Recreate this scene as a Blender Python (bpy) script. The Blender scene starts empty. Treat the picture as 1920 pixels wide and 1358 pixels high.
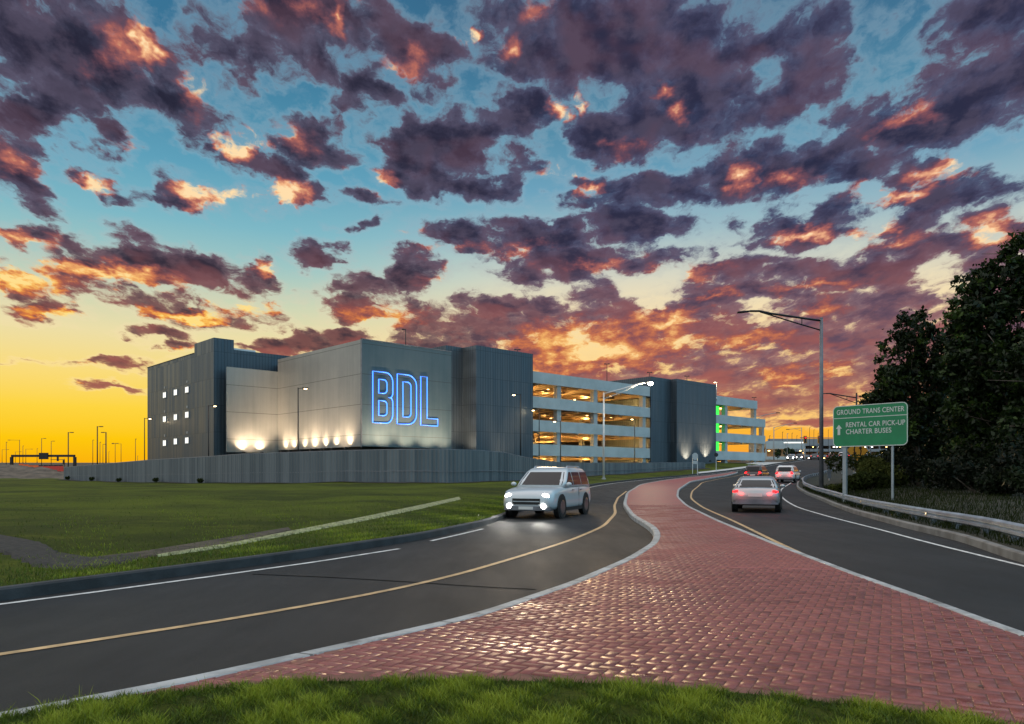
import bpy, math, random
import numpy as np
from mathutils import Vector, Matrix
random.seed(7); RNG = np.random.default_rng(7)
S = bpy.context.scene
COL = S.collection
F = 1400.0; HOR = 888.0; EYE = 1.55          # focal length and horizon row in pixels of the 1920 px photo; eye height in m
R = math.radians

# ------------------------------------------------------------------ camera
cam = bpy.data.cameras.new('camera'); cam_o = bpy.data.objects.new('camera', cam); COL.objects.link(cam_o)
cam_o.location = (0, 0, EYE); cam_o.rotation_euler = (R(90), 0, 0)
cam.sensor_width = 36; cam.lens = F / 1920 * 36; cam.shift_y = (HOR - 679) / 1920
cam.clip_start = 0.1; cam.clip_end = 6000
S.camera = cam_o
S.view_settings.view_transform = 'Standard'; S.view_settings.look = 'None'
S.view_settings.exposure = 0; S.view_settings.gamma = 1

def lin(r, g, b):
    f = lambda c: (c/255)/12.92 if c/255 <= .04045 else ((c/255+.055)/1.055)**2.4
    return (f(r), f(g), f(b))

# ------------------------------------------------------------------ node helpers
class NT:
    def __init__(s, tree): s.t = tree; s.n = tree.nodes; s.l = tree.links
    def _set(s, sock, v):
        if v is None: return
        if isinstance(v, bpy.types.NodeSocket): s.l.new(v, sock)
        elif isinstance(v, (tuple, list)) and sock.type == 'RGBA': sock.default_value = (*v[:3], 1)
        else: sock.default_value = v
    def math(s, op, a, b=None, c=None, clamp=False):
        n = s.n.new('ShaderNodeMath'); n.operation = op; n.use_clamp = clamp
        for i, v in enumerate((a, b, c)): s._set(n.inputs[i], v)
        return n.outputs[0]
    def vec(s, op, a, b=None, c=None, out=0):
        n = s.n.new('ShaderNodeVectorMath'); n.operation = op
        s._set(n.inputs[0], a)
        if op == 'SCALE': s._set(n.inputs['Scale'], b)
        else:
            s._set(n.inputs[1], b); s._set(n.inputs[2], c)
        return n.outputs['Value'] if op in ('LENGTH', 'DOT_PRODUCT') else n.outputs[0]
    def comb(s, x, y, z=0.0):
        n = s.n.new('ShaderNodeCombineXYZ')
        for i, v in enumerate((x, y, z)): s._set(n.inputs[i], v)
        return n.outputs[0]
    def sep(s, v):
        n = s.n.new('ShaderNodeSeparateXYZ'); s._set(n.inputs[0], v); return n.outputs
    def ramp(s, fac, stops, interp='LINEAR'):
        n = s.n.new('ShaderNodeValToRGB'); n.color_ramp.interpolation = interp
        e = n.color_ramp.elements
        while len(e) < len(stops): e.new(0.5)
        for i, (p, c) in enumerate(stops):
            e[i].position = p
            e[i].color = (*c, 1) if isinstance(c, (tuple, list)) else (c, c, c, 1)
        s._set(n.inputs[0], fac); return n.outputs[0]
    def mix(s, fac, a, b, blend='MIX'):
        n = s.n.new('ShaderNodeMix'); n.data_type = 'RGBA'; n.blend_type = blend
        s._set(n.inputs[0], fac); s._set(n.inputs[6], a); s._set(n.inputs[7], b); return n.outputs[2]
    def noise(s, vec, scale, detail=4, rough=.5, dist=0, color=False, dims='3D', lac=2.0):
        n = s.n.new('ShaderNodeTexNoise'); n.noise_dimensions = dims
        s._set(n.inputs['Vector'], vec); n.inputs['Scale'].default_value = scale
        n.inputs['Detail'].default_value = detail; n.inputs['Roughness'].default_value = rough
        n.inputs['Distortion'].default_value = dist; n.inputs['Lacunarity'].default_value = lac
        return n.outputs['Color' if color else 'Fac']
    def smooth(s, v, a, b):
        n = s.n.new('ShaderNodeMapRange'); n.interpolation_type = 'SMOOTHSTEP'
        s._set(n.inputs[0], v); n.inputs[1].default_value = a; n.inputs[2].default_value = b
        return n.outputs[0]

# ------------------------------------------------------------------ world: sunset sky with broken cloud
W = bpy.data.worlds.new('World'); S.world = W; W.use_nodes = True
wt = W.node_tree; wt.nodes.clear()
def azel(px, py):
    x, z = (px - 960)/F, (HOR - py)/F
    return math.atan2(x, 1), math.atan2(z, math.hypot(1, x))
# cloud banks: centre and half-size in degrees-of-sky, weight (thickness)
BANKS = [
 (60,70,170,100,1.2),(190,130,210,95,1.25),(330,165,85,50,1.0),(90,205,120,40,.9),(250,70,60,45,.9),
 (560,35,200,80,1.2),(500,95,130,50,.9),(660,60,110,70,1.0),
 (790,105,85,75,1.1),(690,185,75,42,1.0),(560,255,110,52,1.05),(480,285,90,38,.9),(445,262,42,28,.6),(600,280,70,40,1.0),
 (210,268,62,32,.95),(30,310,90,62,1.1),(60,360,70,30,.8),(180,345,60,18,.55),(270,375,35,12,.4),
 (440,365,80,26,.6),(350,372,45,16,.5),(525,350,50,18,.5),(640,368,75,32,.95),(550,375,40,18,.5),
 (830,270,135,75,1.2),(940,215,110,70,1.0),(760,330,80,30,.9),(900,335,130,38,1.0),
 (1120,70,250,85,1.25),(1380,110,240,90,1.25),(1010,120,120,45,1.0),(1560,75,90,45,.8),(1250,205,190,72,1.2),(1150,230,100,50,1.1),(1420,200,90,55,1.0),
 (1080,325,75,25,.7),(1240,355,115,40,1.1),(1080,380,70,22,.6),(1400,330,130,48,1.05),(1500,300,110,48,1.0),
 (1730,205,190,85,1.25),(1880,150,110,60,1.0),(1640,255,130,42,1.0),(1850,60,90,50,.8),(1620,330,120,30,.8),(1840,370,110,42,.9),(1740,330,90,24,.6),
 (240,480,130,38,1.1),(330,500,110,36,1.1),(150,500,70,40,.9),(30,440,50,24,.8),(30,528,60,22,.7),(370,575,150,32,1.1),(250,560,90,20,.8),(110,575,55,22,.7),(480,520,50,22,.8),(120,445,25,14,.6),
 (660,440,55,20,.8),(610,495,40,20,.7),(770,520,75,34,1.0),(680,580,115,36,1.1),(700,545,90,26,.9),
 (880,450,140,34,1.05),(1010,440,110,38,1.1),(1160,430,130,48,1.15),(1050,500,130,38,1.0),(1230,480,120,34,1.0),(940,570,120,34,1.0),(1130,560,110,30,.8),
 (1500,420,130,42,1.05),(1560,380,90,28,.8),(1700,430,90,48,1.05),(1880,430,60,34,.8),(1600,500,270,38,1.1),(1400,505,110,30,.95),(1420,560,170,30,.95),(1640,570,160,40,.95),
 (280,632,58,16,.8),(325,655,34,12,.7),(195,688,90,11,.75),(250,692,40,9,.7),(215,732,65,7,.6),(20,675,28,6,.4),
 (560,640,100,20,1.0),(490,650,60,14,.8),(640,635,90,18,.9),(820,610,90,22,.9),
 (900,655,120,16,.8),(1100,690,170,16,.8),(1300,620,180,28,.85),(1520,640,200,36,.95),(1300,700,190,20,.85),(1540,710,170,26,.95),(1050,620,90,16,.7),(1560,790,140,9,.6),(1200,585,110,14,.7),
]
gd = bpy.data.node_groups.new('cloud_density', 'ShaderNodeTree')
gd.interface.new_socket('Sky', in_out='INPUT', socket_type='NodeSocketVector')
gd.interface.new_socket('Density', in_out='OUTPUT', socket_type='NodeSocketFloat')
g = NT(gd); gi = g.n.new('NodeGroupInput'); go = g.n.new('NodeGroupOutput')
q = gi.outputs[0]
a_, e_, _ = g.sep(q)
ek = g.math('ADD', g.math('MAXIMUM', e_, 0.0), .13)
inv = g.math('DIVIDE', 1.0, ek)
cp = g.comb(g.math('MULTIPLY', g.math('MULTIPLY', a_, g.math('POWER', inv, .45)), 1.75), g.math('MULTIPLY', g.math('LOGARITHM', ek, math.e), 1.9), 0.0)   # flattening toward the horizon
w1 = g.noise(cp, 2.3, 3, .55, color=True, dims='2D')
w2 = g.noise(cp, 7.5, 4, .6, color=True, dims='2D')
warp = g.vec('SCALE', g.vec('SUBTRACT', w1, (.5, .5, .5)), .30)
warp2 = g.vec('SCALE', g.vec('SUBTRACT', w2, (.5, .5, .5)), .13)
wq = g.vec('MULTIPLY', g.vec('SCALE', g.vec('ADD', warp, warp2), ek), (1.15, .62, 0))
qq = g.vec('ADD', q, wq)
acc = None
for (px, py, rx, ry, k) in BANKS:
    a0, e0 = azel(px, py); sx, sy = F/rx/.88, F/ry/.88
    d = g.vec('LENGTH', g.vec('MULTIPLY_ADD', qq, (sx, sy, 0), (-a0*sx, -e0*sy, 0)))
    v = g.math('MULTIPLY_ADD', d, -k, k)
    acc = v if acc is None else g.math('SMOOTH_MAX', acc, v, .25)
acc = g.math('MAXIMUM', acc, -1.0)
# broken stratocumulus low on the right of the sunset
low = g.math('MULTIPLY', g.smooth(a_, -.30, -.12), g.math('MULTIPLY', g.smooth(e_, .285, .20), g.smooth(e_, .045, .085)))
acc = g.math('MAXIMUM', acc, g.math('MULTIPLY_ADD', low, 1.42, -1.0))
fb = g.noise(g.vec('ADD', cp, g.vec('SCALE', warp2, .9)), 5.0, 9, .60, dims='2D')
bil = g.noise(g.vec('ADD', cp, g.vec('SCALE', warp2, .5)), 17.0, 6, .66, dims='2D')
dn = g.math('MULTIPLY_ADD', g.math('SUBTRACT', fb, .5), 2.35, acc)
dn = g.math('MULTIPLY_ADD', g.math('SUBTRACT', bil, .5), .62, dn)
gd.interface.new_socket('Detail', in_out='OUTPUT', socket_type='NodeSocketFloat')
gd.links.new(dn, go.inputs[0])
gd.links.new(bil, go.inputs[1])
# places where the low sun catches the cloud: centre, half-size, warmth
LIT = [(278,82,34,34,1.3),(215,95,75,50,.8),(361,175,42,52,.95),(454,268,40,34,1.7),(556,268,90,34,.75),(232,258,40,22,.9),(35,309,75,34,.85),(175,345,60,26,1.4),
 (361,371,80,30,1.4),(448,378,80,34,1.4),(540,356,60,34,1.5),(560,12,140,34,.75),(640,20,30,40,1.2),(770,110,55,50,.7),(871,67,26,18,1.4),(700,345,70,26,1.0),
 (35,445,70,30,1.1),(35,522,110,30,1.5),(206,512,150,26,1.3),(505,512,50,24,1.3),(464,578,80,22,1.3),(361,592,120,18,1.5),(124,588,80,16,1.4),(330,660,60,14,1.4),(200,700,120,14,1.3),
 (850,466,130,20,.75),(763,440,60,20,.9),(825,525,60,26,.9),(700,590,140,26,.7),(1042,216,30,24,1.3),(1099,196,24,24,1.3),(1280,201,40,26,1.15),(1238,170,34,16,1.1),(1171,278,60,22,.8),
 (1063,322,60,20,1.4),(1110,356,34,20,1.1),(1388,335,34,30,1.2),(1470,338,70,24,.85),(1697,232,90,26,.95),(1764,322,60,22,1.15),(1692,366,70,18,1.2),(1517,443,80,24,1.4),(1620,433,60,20,1.2),(1867,428,60,30,1.1),
 (991,464,90,20,.7),(1099,497,130,20,.75),(1280,512,140,20,.75),(1527,536,170,18,.75),(1671,465,90,24,.7),(1527,582,110,18,.6),(1625,361,60,20,.8),(960,100,40,30,.8),(1010,20,60,26,.7),(1130,650,300,70,1.2),(1000,690,160,30,1.2),(1250,600,120,26,1.1),(1400,640,160,24,.8),(1500,700,160,24,.8),(1330,560,100,16,.9)]

w = NT(wt)
tc = w.n.new('ShaderNodeTexCoord')
dirv = w.vec('NORMALIZE', tc.outputs['Generated'])
dx, dy, dz = w.sep(dirv)
az = w.math('ARCTAN2', dx, dy); el = w.math('ARCSINE', dz)
sky = w.comb(az, el, 0.0)
def dens(v):
    n = wt.nodes.new('ShaderNodeGroup'); n.node_tree = gd; wt.links.new(v, n.inputs[0]); return n.outputs
D0, BIL = dens(sky)
# clear sky, by elevation (0..0.7 rad over the ramp) at the left and right of the sunset
ef = w.math('DIVIDE', el, .7, clamp=True)
def E(py): return math.atan2(HOR - py, F)/.7
def EL(py): return math.atan2(HOR - py, F*1.17)/.7
skyL = w.ramp(ef, [(0, lin(250,168,10)),(EL(820), lin(254,200,14)),(EL(760), lin(254,213,64)),(EL(690), lin(250,220,124)),(EL(610), lin(236,222,168)),(EL(540), lin(206,214,182)),(EL(460), lin(160,199,196)),(EL(380), lin(126,184,198)),(EL(260), lin(94,160,186)),(EL(120), lin(74,136,166)),(EL(0), lin(58,116,150)),(1, lin(52,104,140))])
skyR = w.ramp(ef, [(0, lin(250,150,40)),(E(800), lin(252,186,60)),(E(730), lin(250,190,90)),(E(660), lin(252,214,140)),(E(590), lin(250,226,178)),(E(520), lin(214,214,196)),(E(440), lin(158,190,198)),(E(360), lin(110,162,188)),(E(240), lin(82,138,166)),(E(120), lin(66,116,148)),(E(0), lin(56,98,130)),(1, lin(48,88,122))])
lr = w.smooth(az, -.32, .12)
clear = w.mix(lr, skyL, skyR)
# cloud shading
lv = None
cel = w.math('ADD', w.math('MAXIMUM', el, 0.0), .13); icel = w.math('DIVIDE', 1.0, cel)
cpw = w.comb(w.math('MULTIPLY', w.math('MULTIPLY', az, w.math('POWER', icel, .45)), 1.75), w.math('MULTIPLY', w.math('LOGARITHM', cel, math.e), 1.9), 0.0)
wn = w.noise(cpw, 6.0, 4, .6, color=True, dims='2D')
skw = w.vec('ADD', sky, w.vec('MULTIPLY', w.vec('SUBTRACT', wn, (.5,.5,.5)), (.085, .05, 0)))
for (px, py, rx, ry, k) in LIT:
    a0, e0 = azel(px, py); sx, sy = F/rx, F/ry
    d = w.vec('LENGTH', w.vec('MULTIPLY_ADD', skw, (sx, sy, 0), (-a0*sx, -e0*sy, 0)))
    v = w.math('MULTIPLY_ADD', d, -k, k)
    lv = v if lv is None else w.math('MAXIMUM', lv, v)
relief = w.math('SUBTRACT', w.noise(cpw, 7.0, 6, .6, dims='2D'), w.noise(w.vec('ADD', cpw, (-.035, -.055, 0)), 7.0, 6, .6, dims='2D'))
thick = w.smooth(D0, .0, 1.0)
hi = w.smooth(el, .13, .33)
rgt = w.smooth(az, -.25, .2)
core_hi = w.mix(rgt, w.ramp(thick, [(0, lin(104,114,134)),(.2, lin(78,82,104)),(.55, lin(56,58,78)),(1, lin(40,40,58))]),
                     w.ramp(thick, [(0, lin(98,122,150)),(.2, lin(72,86,116)),(.55, lin(56,62,90)),(1, lin(44,46,70))]))
core_lo = w.mix(rgt, w.ramp(thick, [(0, lin(190,150,110)),(.25, lin(132,104,92)),(.6, lin(92,72,72)),(1, lin(70,56,62))]),
                     w.ramp(thick, [(0, lin(190,152,140)),(.25, lin(150,114,116)),(.6, lin(122,90,102)),(1, lin(96,76,94))]))
core = w.mix(hi, core_lo, core_hi)
core = w.mix(w.math('MULTIPLY', w.smooth(el, .17, .06), .75), core, w.ramp(thick, [(0, lin(236,172,104)),(.5, lin(194,120,86)),(1, lin(150,92,86))]))
shade = w.smooth(relief, -.16, .16)
core = w.mix(w.math('MULTIPLY_ADD', shade, .30, 0.0), core, w.mix(hi, lin(190,118,100), lin(112,102,124)))
u1 = w.noise(cpw, 3.6, 3, .55, dims='2D'); u2 = w.noise(w.vec('ADD', cpw, (-.03, -.12, 0)), 3.6, 3, .55, dims='2D')
under = w.smooth(w.math('SUBTRACT', u1, u2), .0, .20)
core = w.mix(w.math('MULTIPLY', under, w.math('MULTIPLY_ADD', hi, -.34, .62)), core, w.mix(hi, lin(176,98,86), lin(112,78,90)))
lv2 = w.math('ADD', w.math('SUBTRACT', lv, .12), w.math('ADD', w.math('MULTIPLY', relief, 1.1), w.math('MULTIPLY_ADD', BIL, .7, -.35)))
lv2 = w.math('MULTIPLY', lv2, w.smooth(lv, -.35, .45))
lv2 = w.math('MULTIPLY_ADD', w.smooth(D0, .45, .0), w.math('MULTIPLY', w.smooth(lv, -.1, .4), .30), lv2)
lv2 = w.math('MULTIPLY_ADD', w.smooth(D0, .25, 1.0), -.16, lv2)
litc = w.mix(w.smooth(el, .30, .17), w.ramp(lv2, [(0, lin(88,68,86)),(.3, lin(128,80,88)),(.6, lin(186,110,96)),(.85, lin(244,182,134)),(1, lin(255,222,172))]),
                                   w.ramp(lv2, [(0, lin(120,72,70)),(.3, lin(168,88,72)),(.6, lin(222,130,66)),(.85, lin(252,190,86)),(1, lin(255,222,130))]))
litc = w.mix(w.math('MULTIPLY', rgt, .45), litc, w.ramp(lv2, [(0, lin(90,70,92)),(.3, lin(126,78,92)),(.6, lin(164,96,98)),(.9, lin(236,170,140)),(1, lin(255,214,176))]))
cloud = w.mix(w.smooth(lv2, -.25, .62), core, litc)
alpha = w.smooth(D0, -.07, .32)
wisp = w.math('MULTIPLY', w.smooth(D0, -.45, .0), .34)
clear2 = w.mix(wisp, clear, w.mix(hi, lin(255,228,176), lin(150,176,192)))
front = w.mix(alpha, clear2, cloud)
# unseen sky overhead and behind: evening blue, brightened to light the ground, paler left
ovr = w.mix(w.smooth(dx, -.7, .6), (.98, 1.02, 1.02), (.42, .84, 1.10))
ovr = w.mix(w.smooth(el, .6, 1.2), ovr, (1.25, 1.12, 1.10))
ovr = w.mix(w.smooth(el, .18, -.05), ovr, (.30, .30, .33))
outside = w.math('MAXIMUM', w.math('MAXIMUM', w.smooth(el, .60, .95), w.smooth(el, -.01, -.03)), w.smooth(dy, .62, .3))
bg = wt.nodes.new('ShaderNodeBackground'); wt.links.new(front, bg.inputs[0])
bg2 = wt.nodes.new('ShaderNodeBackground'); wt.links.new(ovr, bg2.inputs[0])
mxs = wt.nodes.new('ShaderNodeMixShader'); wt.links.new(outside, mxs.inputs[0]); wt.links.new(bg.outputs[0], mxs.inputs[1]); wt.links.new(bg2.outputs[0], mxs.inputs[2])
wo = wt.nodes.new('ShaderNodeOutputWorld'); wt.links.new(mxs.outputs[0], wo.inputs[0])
W.cycles.sampling_method = 'MANUAL'; W.cycles.sample_map_resolution = 512

# ------------------------------------------------------------------ sun, low behind the clouds ahead
sl = bpy.data.lights.new('sun', 'SUN'); sl.energy = 0.42; sl.angle = R(4); sl.color = (1, .72, .40)
so = bpy.data.objects.new('sun', sl); COL.objects.link(so)
so.rotation_euler = Vector((-math.sin(R(1.5))*math.cos(R(11)), -math.cos(R(1.5))*math.cos(R(11)), -math.sin(R(11)))).to_track_quat('-Z', 'Y').to_euler()

# ------------------------------------------------------------------ mesh and object helpers
class MB:
    def __init__(s): s.v = []; s.f = []; s.m = []
    def add(s, vs, fs, mi=0):
        o = len(s.v); s.v.extend([tuple(map(float, p)) for p in vs]); s.f.extend([tuple(i+o for i in f) for f in fs]); s.m.extend([mi]*len(fs)); return s
    def box(s, x0, x1, y0, y1, z0, z1, mi=0):
        vs = [(x0,y0,z0),(x1,y0,z0),(x1,y1,z0),(x0,y1,z0),(x0,y0,z1),(x1,y0,z1),(x1,y1,z1),(x0,y1,z1)]
        return s.add(vs, [(3,2,1,0),(4,5,6,7),(0,1,5,4),(1,2,6,5),(2,3,7,6),(3,0,4,7)], mi)
    def cyl(s, p0, p1, r0, r1=None, n=10, mi=0, cap=True):
        r1 = r0 if r1 is None else r1
        p0, p1 = Vector(p0), Vector(p1); d = (p1-p0).normalized()
        a = d.orthogonal().normalized(); b = d.cross(a)
        vs = []
        for p, r in ((p0, r0), (p1, r1)):
            for i in range(n):
                t = 2*math.pi*i/n; vs.append(p + a*(r*math.cos(t)) + b*(r*math.sin(t)))
        fs = [(i, (i+1) % n, n+(i+1) % n, n+i) for i in range(n)]
        if cap: fs += [tuple(range(n))[::-1], tuple(range(n, 2*n))]
        return s.add(vs, fs, mi)
    def tube(s, pts, r, n=8, closed=False, mi=0):
        pts = [Vector(p) for p in pts]; N = len(pts); vs = []; fs = []
        rr = r if isinstance(r, (list, tuple)) else [r]*N
        ref = None
        for i, p in enumerate(pts):
            if closed: d = pts[(i+1) % N] - pts[i-1]
            else: d = pts[min(i+1, N-1)] - pts[max(i-1, 0)]
            d.normalize()
            if ref is None: ref = d.orthogonal().normalized()
            a = (ref - d*ref.dot(d))
            a = d.orthogonal().normalized() if a.length < 1e-4 else a.normalized()
            ref = a; b = d.cross(a)
            for k in range(n):
                t = 2*math.pi*k/n; vs.append(p + a*(rr[i]*math.cos(t)) + b*(rr[i]*math.sin(t)))
        for i in range(N if closed else N-1):
            j = (i+1) % N
            for k in range(n): fs.append((i*n+k, i*n+(k+1) % n, j*n+(k+1) % n, j*n+k))
        if not closed: fs += [tuple(range(n))[::-1], tuple(range((N-1)*n, N*n))]
        return s.add(vs, fs, mi)
    def loft(s, rings, closed=True, caps=True, mi=0):
        n = len(rings[0]); vs = [p for r in rings for p in r]; fs = []
        for i in range(len(rings)-1):
            for k in range(n if closed else n-1):
                fs.append((i*n+k, i*n+(k+1) % n, (i+1)*n+(k+1) % n, (i+1)*n+k))
        if caps: fs += [tuple(range(n))[::-1], tuple(range((len(rings)-1)*n, len(rings)*n))]
        return s.add(vs, fs, mi)
    def prism(s, poly, fn, d0, d1, mi=0):          # poly of 2-D points, fn(u, v, d) -> 3-D
        n = len(poly)
        vs = [fn(u, v, d0) for u, v in poly] + [fn(u, v, d1) for u, v in poly]
        fs = [tuple(range(n))[::-1], tuple(range(n, 2*n))] + [(i, (i+1) % n, n+(i+1) % n, n+i) for i in range(n)]
        return s.add(vs, fs, mi)
    def sphere(s, c, r, n=10, m=6, sc=(1,1,1), mi=0):
        rings = []
        for j in range(m+1):
            t = math.pi*j/m; t = min(max(t, .02), math.pi-.02)
            rings.append([(c[0]+sc[0]*r*math.sin(t)*math.cos(2*math.pi*i/n), c[1]+sc[1]*r*math.sin(t)*math.sin(2*math.pi*i/n), c[2]-sc[2]*r*math.cos(t)) for i in range(n)])
        return s.loft(rings, mi=mi)
    def xf(s, M, start=0):
        for i in range(start, len(s.v)): s.v[i] = tuple(M @ Vector(s.v[i]))
        return s
    def build(s, name, mats, parent=None, smooth=False, fix=True):
        me = bpy.data.meshes.new(name); me.from_pydata(s.v, [], s.f)
        mats = mats if isinstance(mats, (list, tuple)) else [mats]
        for m in mats: me.materials.append(m)
        if len(mats) > 1: me.polygons.foreach_set('material_index', s.m)
        if smooth: me.polygons.foreach_set('use_smooth', [True]*len(me.polygons))
        me.update()
        if fix:
            import bmesh
            b = bmesh.new(); b.from_mesh(me); bmesh.ops.recalc_face_normals(b, faces=b.faces); b.to_mesh(me); b.free()
        o = bpy.data.objects.new(name, me); COL.objects.link(o)
        if parent: o.parent = parent
        return o
def npmesh(name, v, f, mat, smooth=False, attr=None, parent=None):     # fast path: v (N,3), f (M,k) arrays
    me = bpy.data.meshes.new(name); k = f.shape[1]
    me.vertices.add(len(v)); me.vertices.foreach_set('co', np.ascontiguousarray(v, np.float32).ravel())
    me.loops.add(f.size); me.loops.foreach_set('vertex_index', np.ascontiguousarray(f, np.int32).ravel())
    me.polygons.add(len(f)); me.polygons.foreach_set('loop_start', np.arange(0, f.size, k, dtype=np.int32))
    if smooth: me.polygons.foreach_set('use_smooth', np.ones(len(f), bool))
    me.update(calc_edges=True); me.validate()
    if attr is not None:
        at = me.attributes.new('tone', 'FLOAT', 'POINT'); at.data.foreach_set('value', np.asarray(attr, np.float32))
    me.materials.append(mat)
    o = bpy.data.objects.new(name, me); COL.objects.link(o)
    if parent: o.parent = parent
    return o
def tag(o, label=None, cat=None, group=None, kind=None):
    if label: o['label'] = label
    if cat: o['category'] = cat
    if group: o['group'] = group
    if kind: o['kind'] = kind
    return o
def thing(name, loc, rz, label, cat, group=None):
    o = bpy.data.objects.new(name, None); o.empty_display_size = .3; COL.objects.link(o)
    o.location = loc; o.rotation_euler = (0, 0, rz)
    return tag(o, label, cat, group)
def kids(o): return [c for c in COL.objects if c.parent is o]
def copy_tree(o, parent=None):
    c = o.copy(); COL.objects.link(c); c.parent = parent
    for k in kids(o): copy_tree(k, c)
    return c
def light(name, kind, loc, energy, color, parent=None, size=.1, aim=None, angle=None, blend=.6):
    l = bpy.data.lights.new(name, kind); l.energy = energy; l.color = color
    if kind == 'SPOT': l.spot_size = angle; l.spot_blend = blend; l.shadow_soft_size = size
    elif kind == 'POINT': l.shadow_soft_size = size
    o = bpy.data.objects.new(name, l); COL.objects.link(o); o.location = loc
    if parent: o.parent = parent
    if aim is not None: o.rotation_euler = Vector(aim).to_track_quat('-Z', 'Y').to_euler()
    return o

# ------------------------------------------------------------------ materials
def mat(name, color, rough=.6, metal=0, var=.15, scale=3, bump=0, bscale=40, emit=None, estr=0, spec=.5, stretch=(1,1,1), coat=0, detail=5):
    m = bpy.data.materials.new(name); m.use_nodes = True; t = NT(m.node_tree); b = t.n['Principled BSDF']
    tcx = t.n.new('ShaderNodeTexCoord'); v = t.vec('MULTIPLY', tcx.outputs['Object'], stretch)
    if var:
        n = t.noise(v, scale, detail, .6)
        c = t.mix(t.smooth(n, .3, .7), tuple(x*(1-var) for x in color), tuple(min(1, x*(1+var)) for x in color))
        t._set(b.inputs['Base Color'], c)
        t._set(b.inputs['Roughness'], t.math('MULTIPLY_ADD', n, .2, rough-.1))
    else:
        b.inputs['Base Color'].default_value = (*color, 1); b.inputs['Roughness'].default_value = rough
    b.inputs['Metallic'].default_value = metal; b.inputs['Specular IOR Level'].default_value = spec
    b.inputs['Coat Weight'].default_value = coat
    if bump:
        bn = t.n.new('ShaderNodeBump'); bn.inputs['Strength'].default_value = bump; bn.inputs['Distance'].default_value = .02
        t._set(bn.inputs['Height'], t.noise(v, bscale, 4, .6)); t.l.new(bn.outputs[0], b.inputs['Normal'])
    if emit: b.inputs['Emission Color'].default_value = (*emit, 1); b.inputs['Emission Strength'].default_value = estr
    return m
M = {}
M['asphalt'] = mat('asphalt', (.040,.040,.042), .62, var=.35, scale=1.2, bump=.6, bscale=160, stretch=(1,.5,1))
def _asphalt():
    m = M['asphalt']; t = NT(m.node_tree); b = t.n['Principled BSDF']
    tcx = t.n.new('ShaderNodeTexCoord'); o = tcx.outputs['Object']
    big = t.noise(o, .35, 5, .6); grain = t.noise(o, 220, 2, .7); streak = t.noise(t.vec('MULTIPLY', o, (1.0,.18,1)), 1.6, 4, .6)
    c = t.mix(t.smooth(big, .3, .7), (.013,.0145,.0165), (.024,.0255,.028))
    c = t.mix(t.math('MULTIPLY', t.smooth(streak, .5, .75), .5), c, (.015,.015,.016))
    vo = t.n.new('ShaderNodeTexVoronoi'); vo.feature = 'DISTANCE_TO_EDGE'; vo.inputs['Scale'].default_value = .30
    t._set(vo.inputs['Vector'], t.vec('ADD', o, t.vec('SCALE', t.noise(o, 1.6, 4, .6, color=True), 1.3)))
    crack = t.math('MULTIPLY', t.math('LESS_THAN', vo.outputs['Distance'], .0035), t.smooth(t.noise(o, .22, 3, .5), .50, .60))
    c = t.mix(t.math('MULTIPLY', crack, .8), c, (.004,.004,.004))
    blot = t.noise(o, 2.3, 5, .7)
    c = t.mix(t.math('MULTIPLY', t.smooth(blot, .60, .72), .35), c, (.010,.010,.011))
    c = t.mix(t.math('MULTIPLY', t.smooth(grain, .54, .70), .7), c, (.12,.118,.114))
    t._set(b.inputs['Base Color'], c)
    b.inputs['Specular IOR Level'].default_value = .22
    t._set(b.inputs['Roughness'], t.math('MULTIPLY_ADD', streak, .3, .52))
_asphalt()
M['kerb'] = mat('kerb_concrete', (.36,.37,.37), .7, var=.28, scale=2.5, bump=.3, bscale=60)
M['granite'] = mat('kerb_dark', (.036,.040,.044), .85, var=.35, scale=2, bump=.4, bscale=30)
def _kerb(m):
    t = NT(m.node_tree); b = t.n['Principled BSDF']; old = b.inputs['Base Color'].links[0].from_socket
    tcx = t.n.new('ShaderNodeTexCoord'); x, y, z = t.sep(tcx.outputs['Object'])
    j = t.math('LESS_THAN', t.math('FRACT', t.math('DIVIDE', t.math('MULTIPLY_ADD', x, .45, y), 1.7)), .018)
    d = t.math('MULTIPLY', t.smooth(t.noise(tcx.outputs['Object'], 3.5, 6, .7), .50, .68), .55)
    c = t.mix(t.math('MAXIMUM', t.math('MULTIPLY', j, .8), d), old, (.05,.048,.042)); t._set(b.inputs['Base Color'], c)
_kerb(M['kerb'])
M['pave'] = mat('pavement_concrete', (.55,.55,.54), .75, var=.12, scale=1)
M['white_paint'] = mat('white_paint_line', (.62,.62,.60), .6, var=.3, scale=5)
M['yellow_paint'] = mat('yellow_paint_line', (.50,.335,.165), .6, var=.3, scale=4)
M['tar'] = mat('tar_seal', (.006,.006,.006), .95, var=.2, spec=.05)
M['slab'] = mat('red_slab', (.28,.080,.074), .48, var=.2, scale=1.3, bump=.35, bscale=18)
M['joint'] = mat('brick_joint', (.15,.062,.045), .8, var=.3, scale=6)
M['dirt'] = mat('dirt', (.11,.085,.062), .95, var=.45, scale=.6, bump=1, bscale=3, detail=8)
M['mulch'] = mat('mulch', (.030,.026,.022), .95, var=.5, scale=9, bump=1, bscale=20)
M['soil'] = mat('soil', (.062,.047,.032), .95, var=.5, scale=3, bump=1, bscale=14)
M['straw'] = mat('straw_strip', (.25,.26,.13), .85, var=.55, scale=7, bump=.8, bscale=30)
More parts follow.
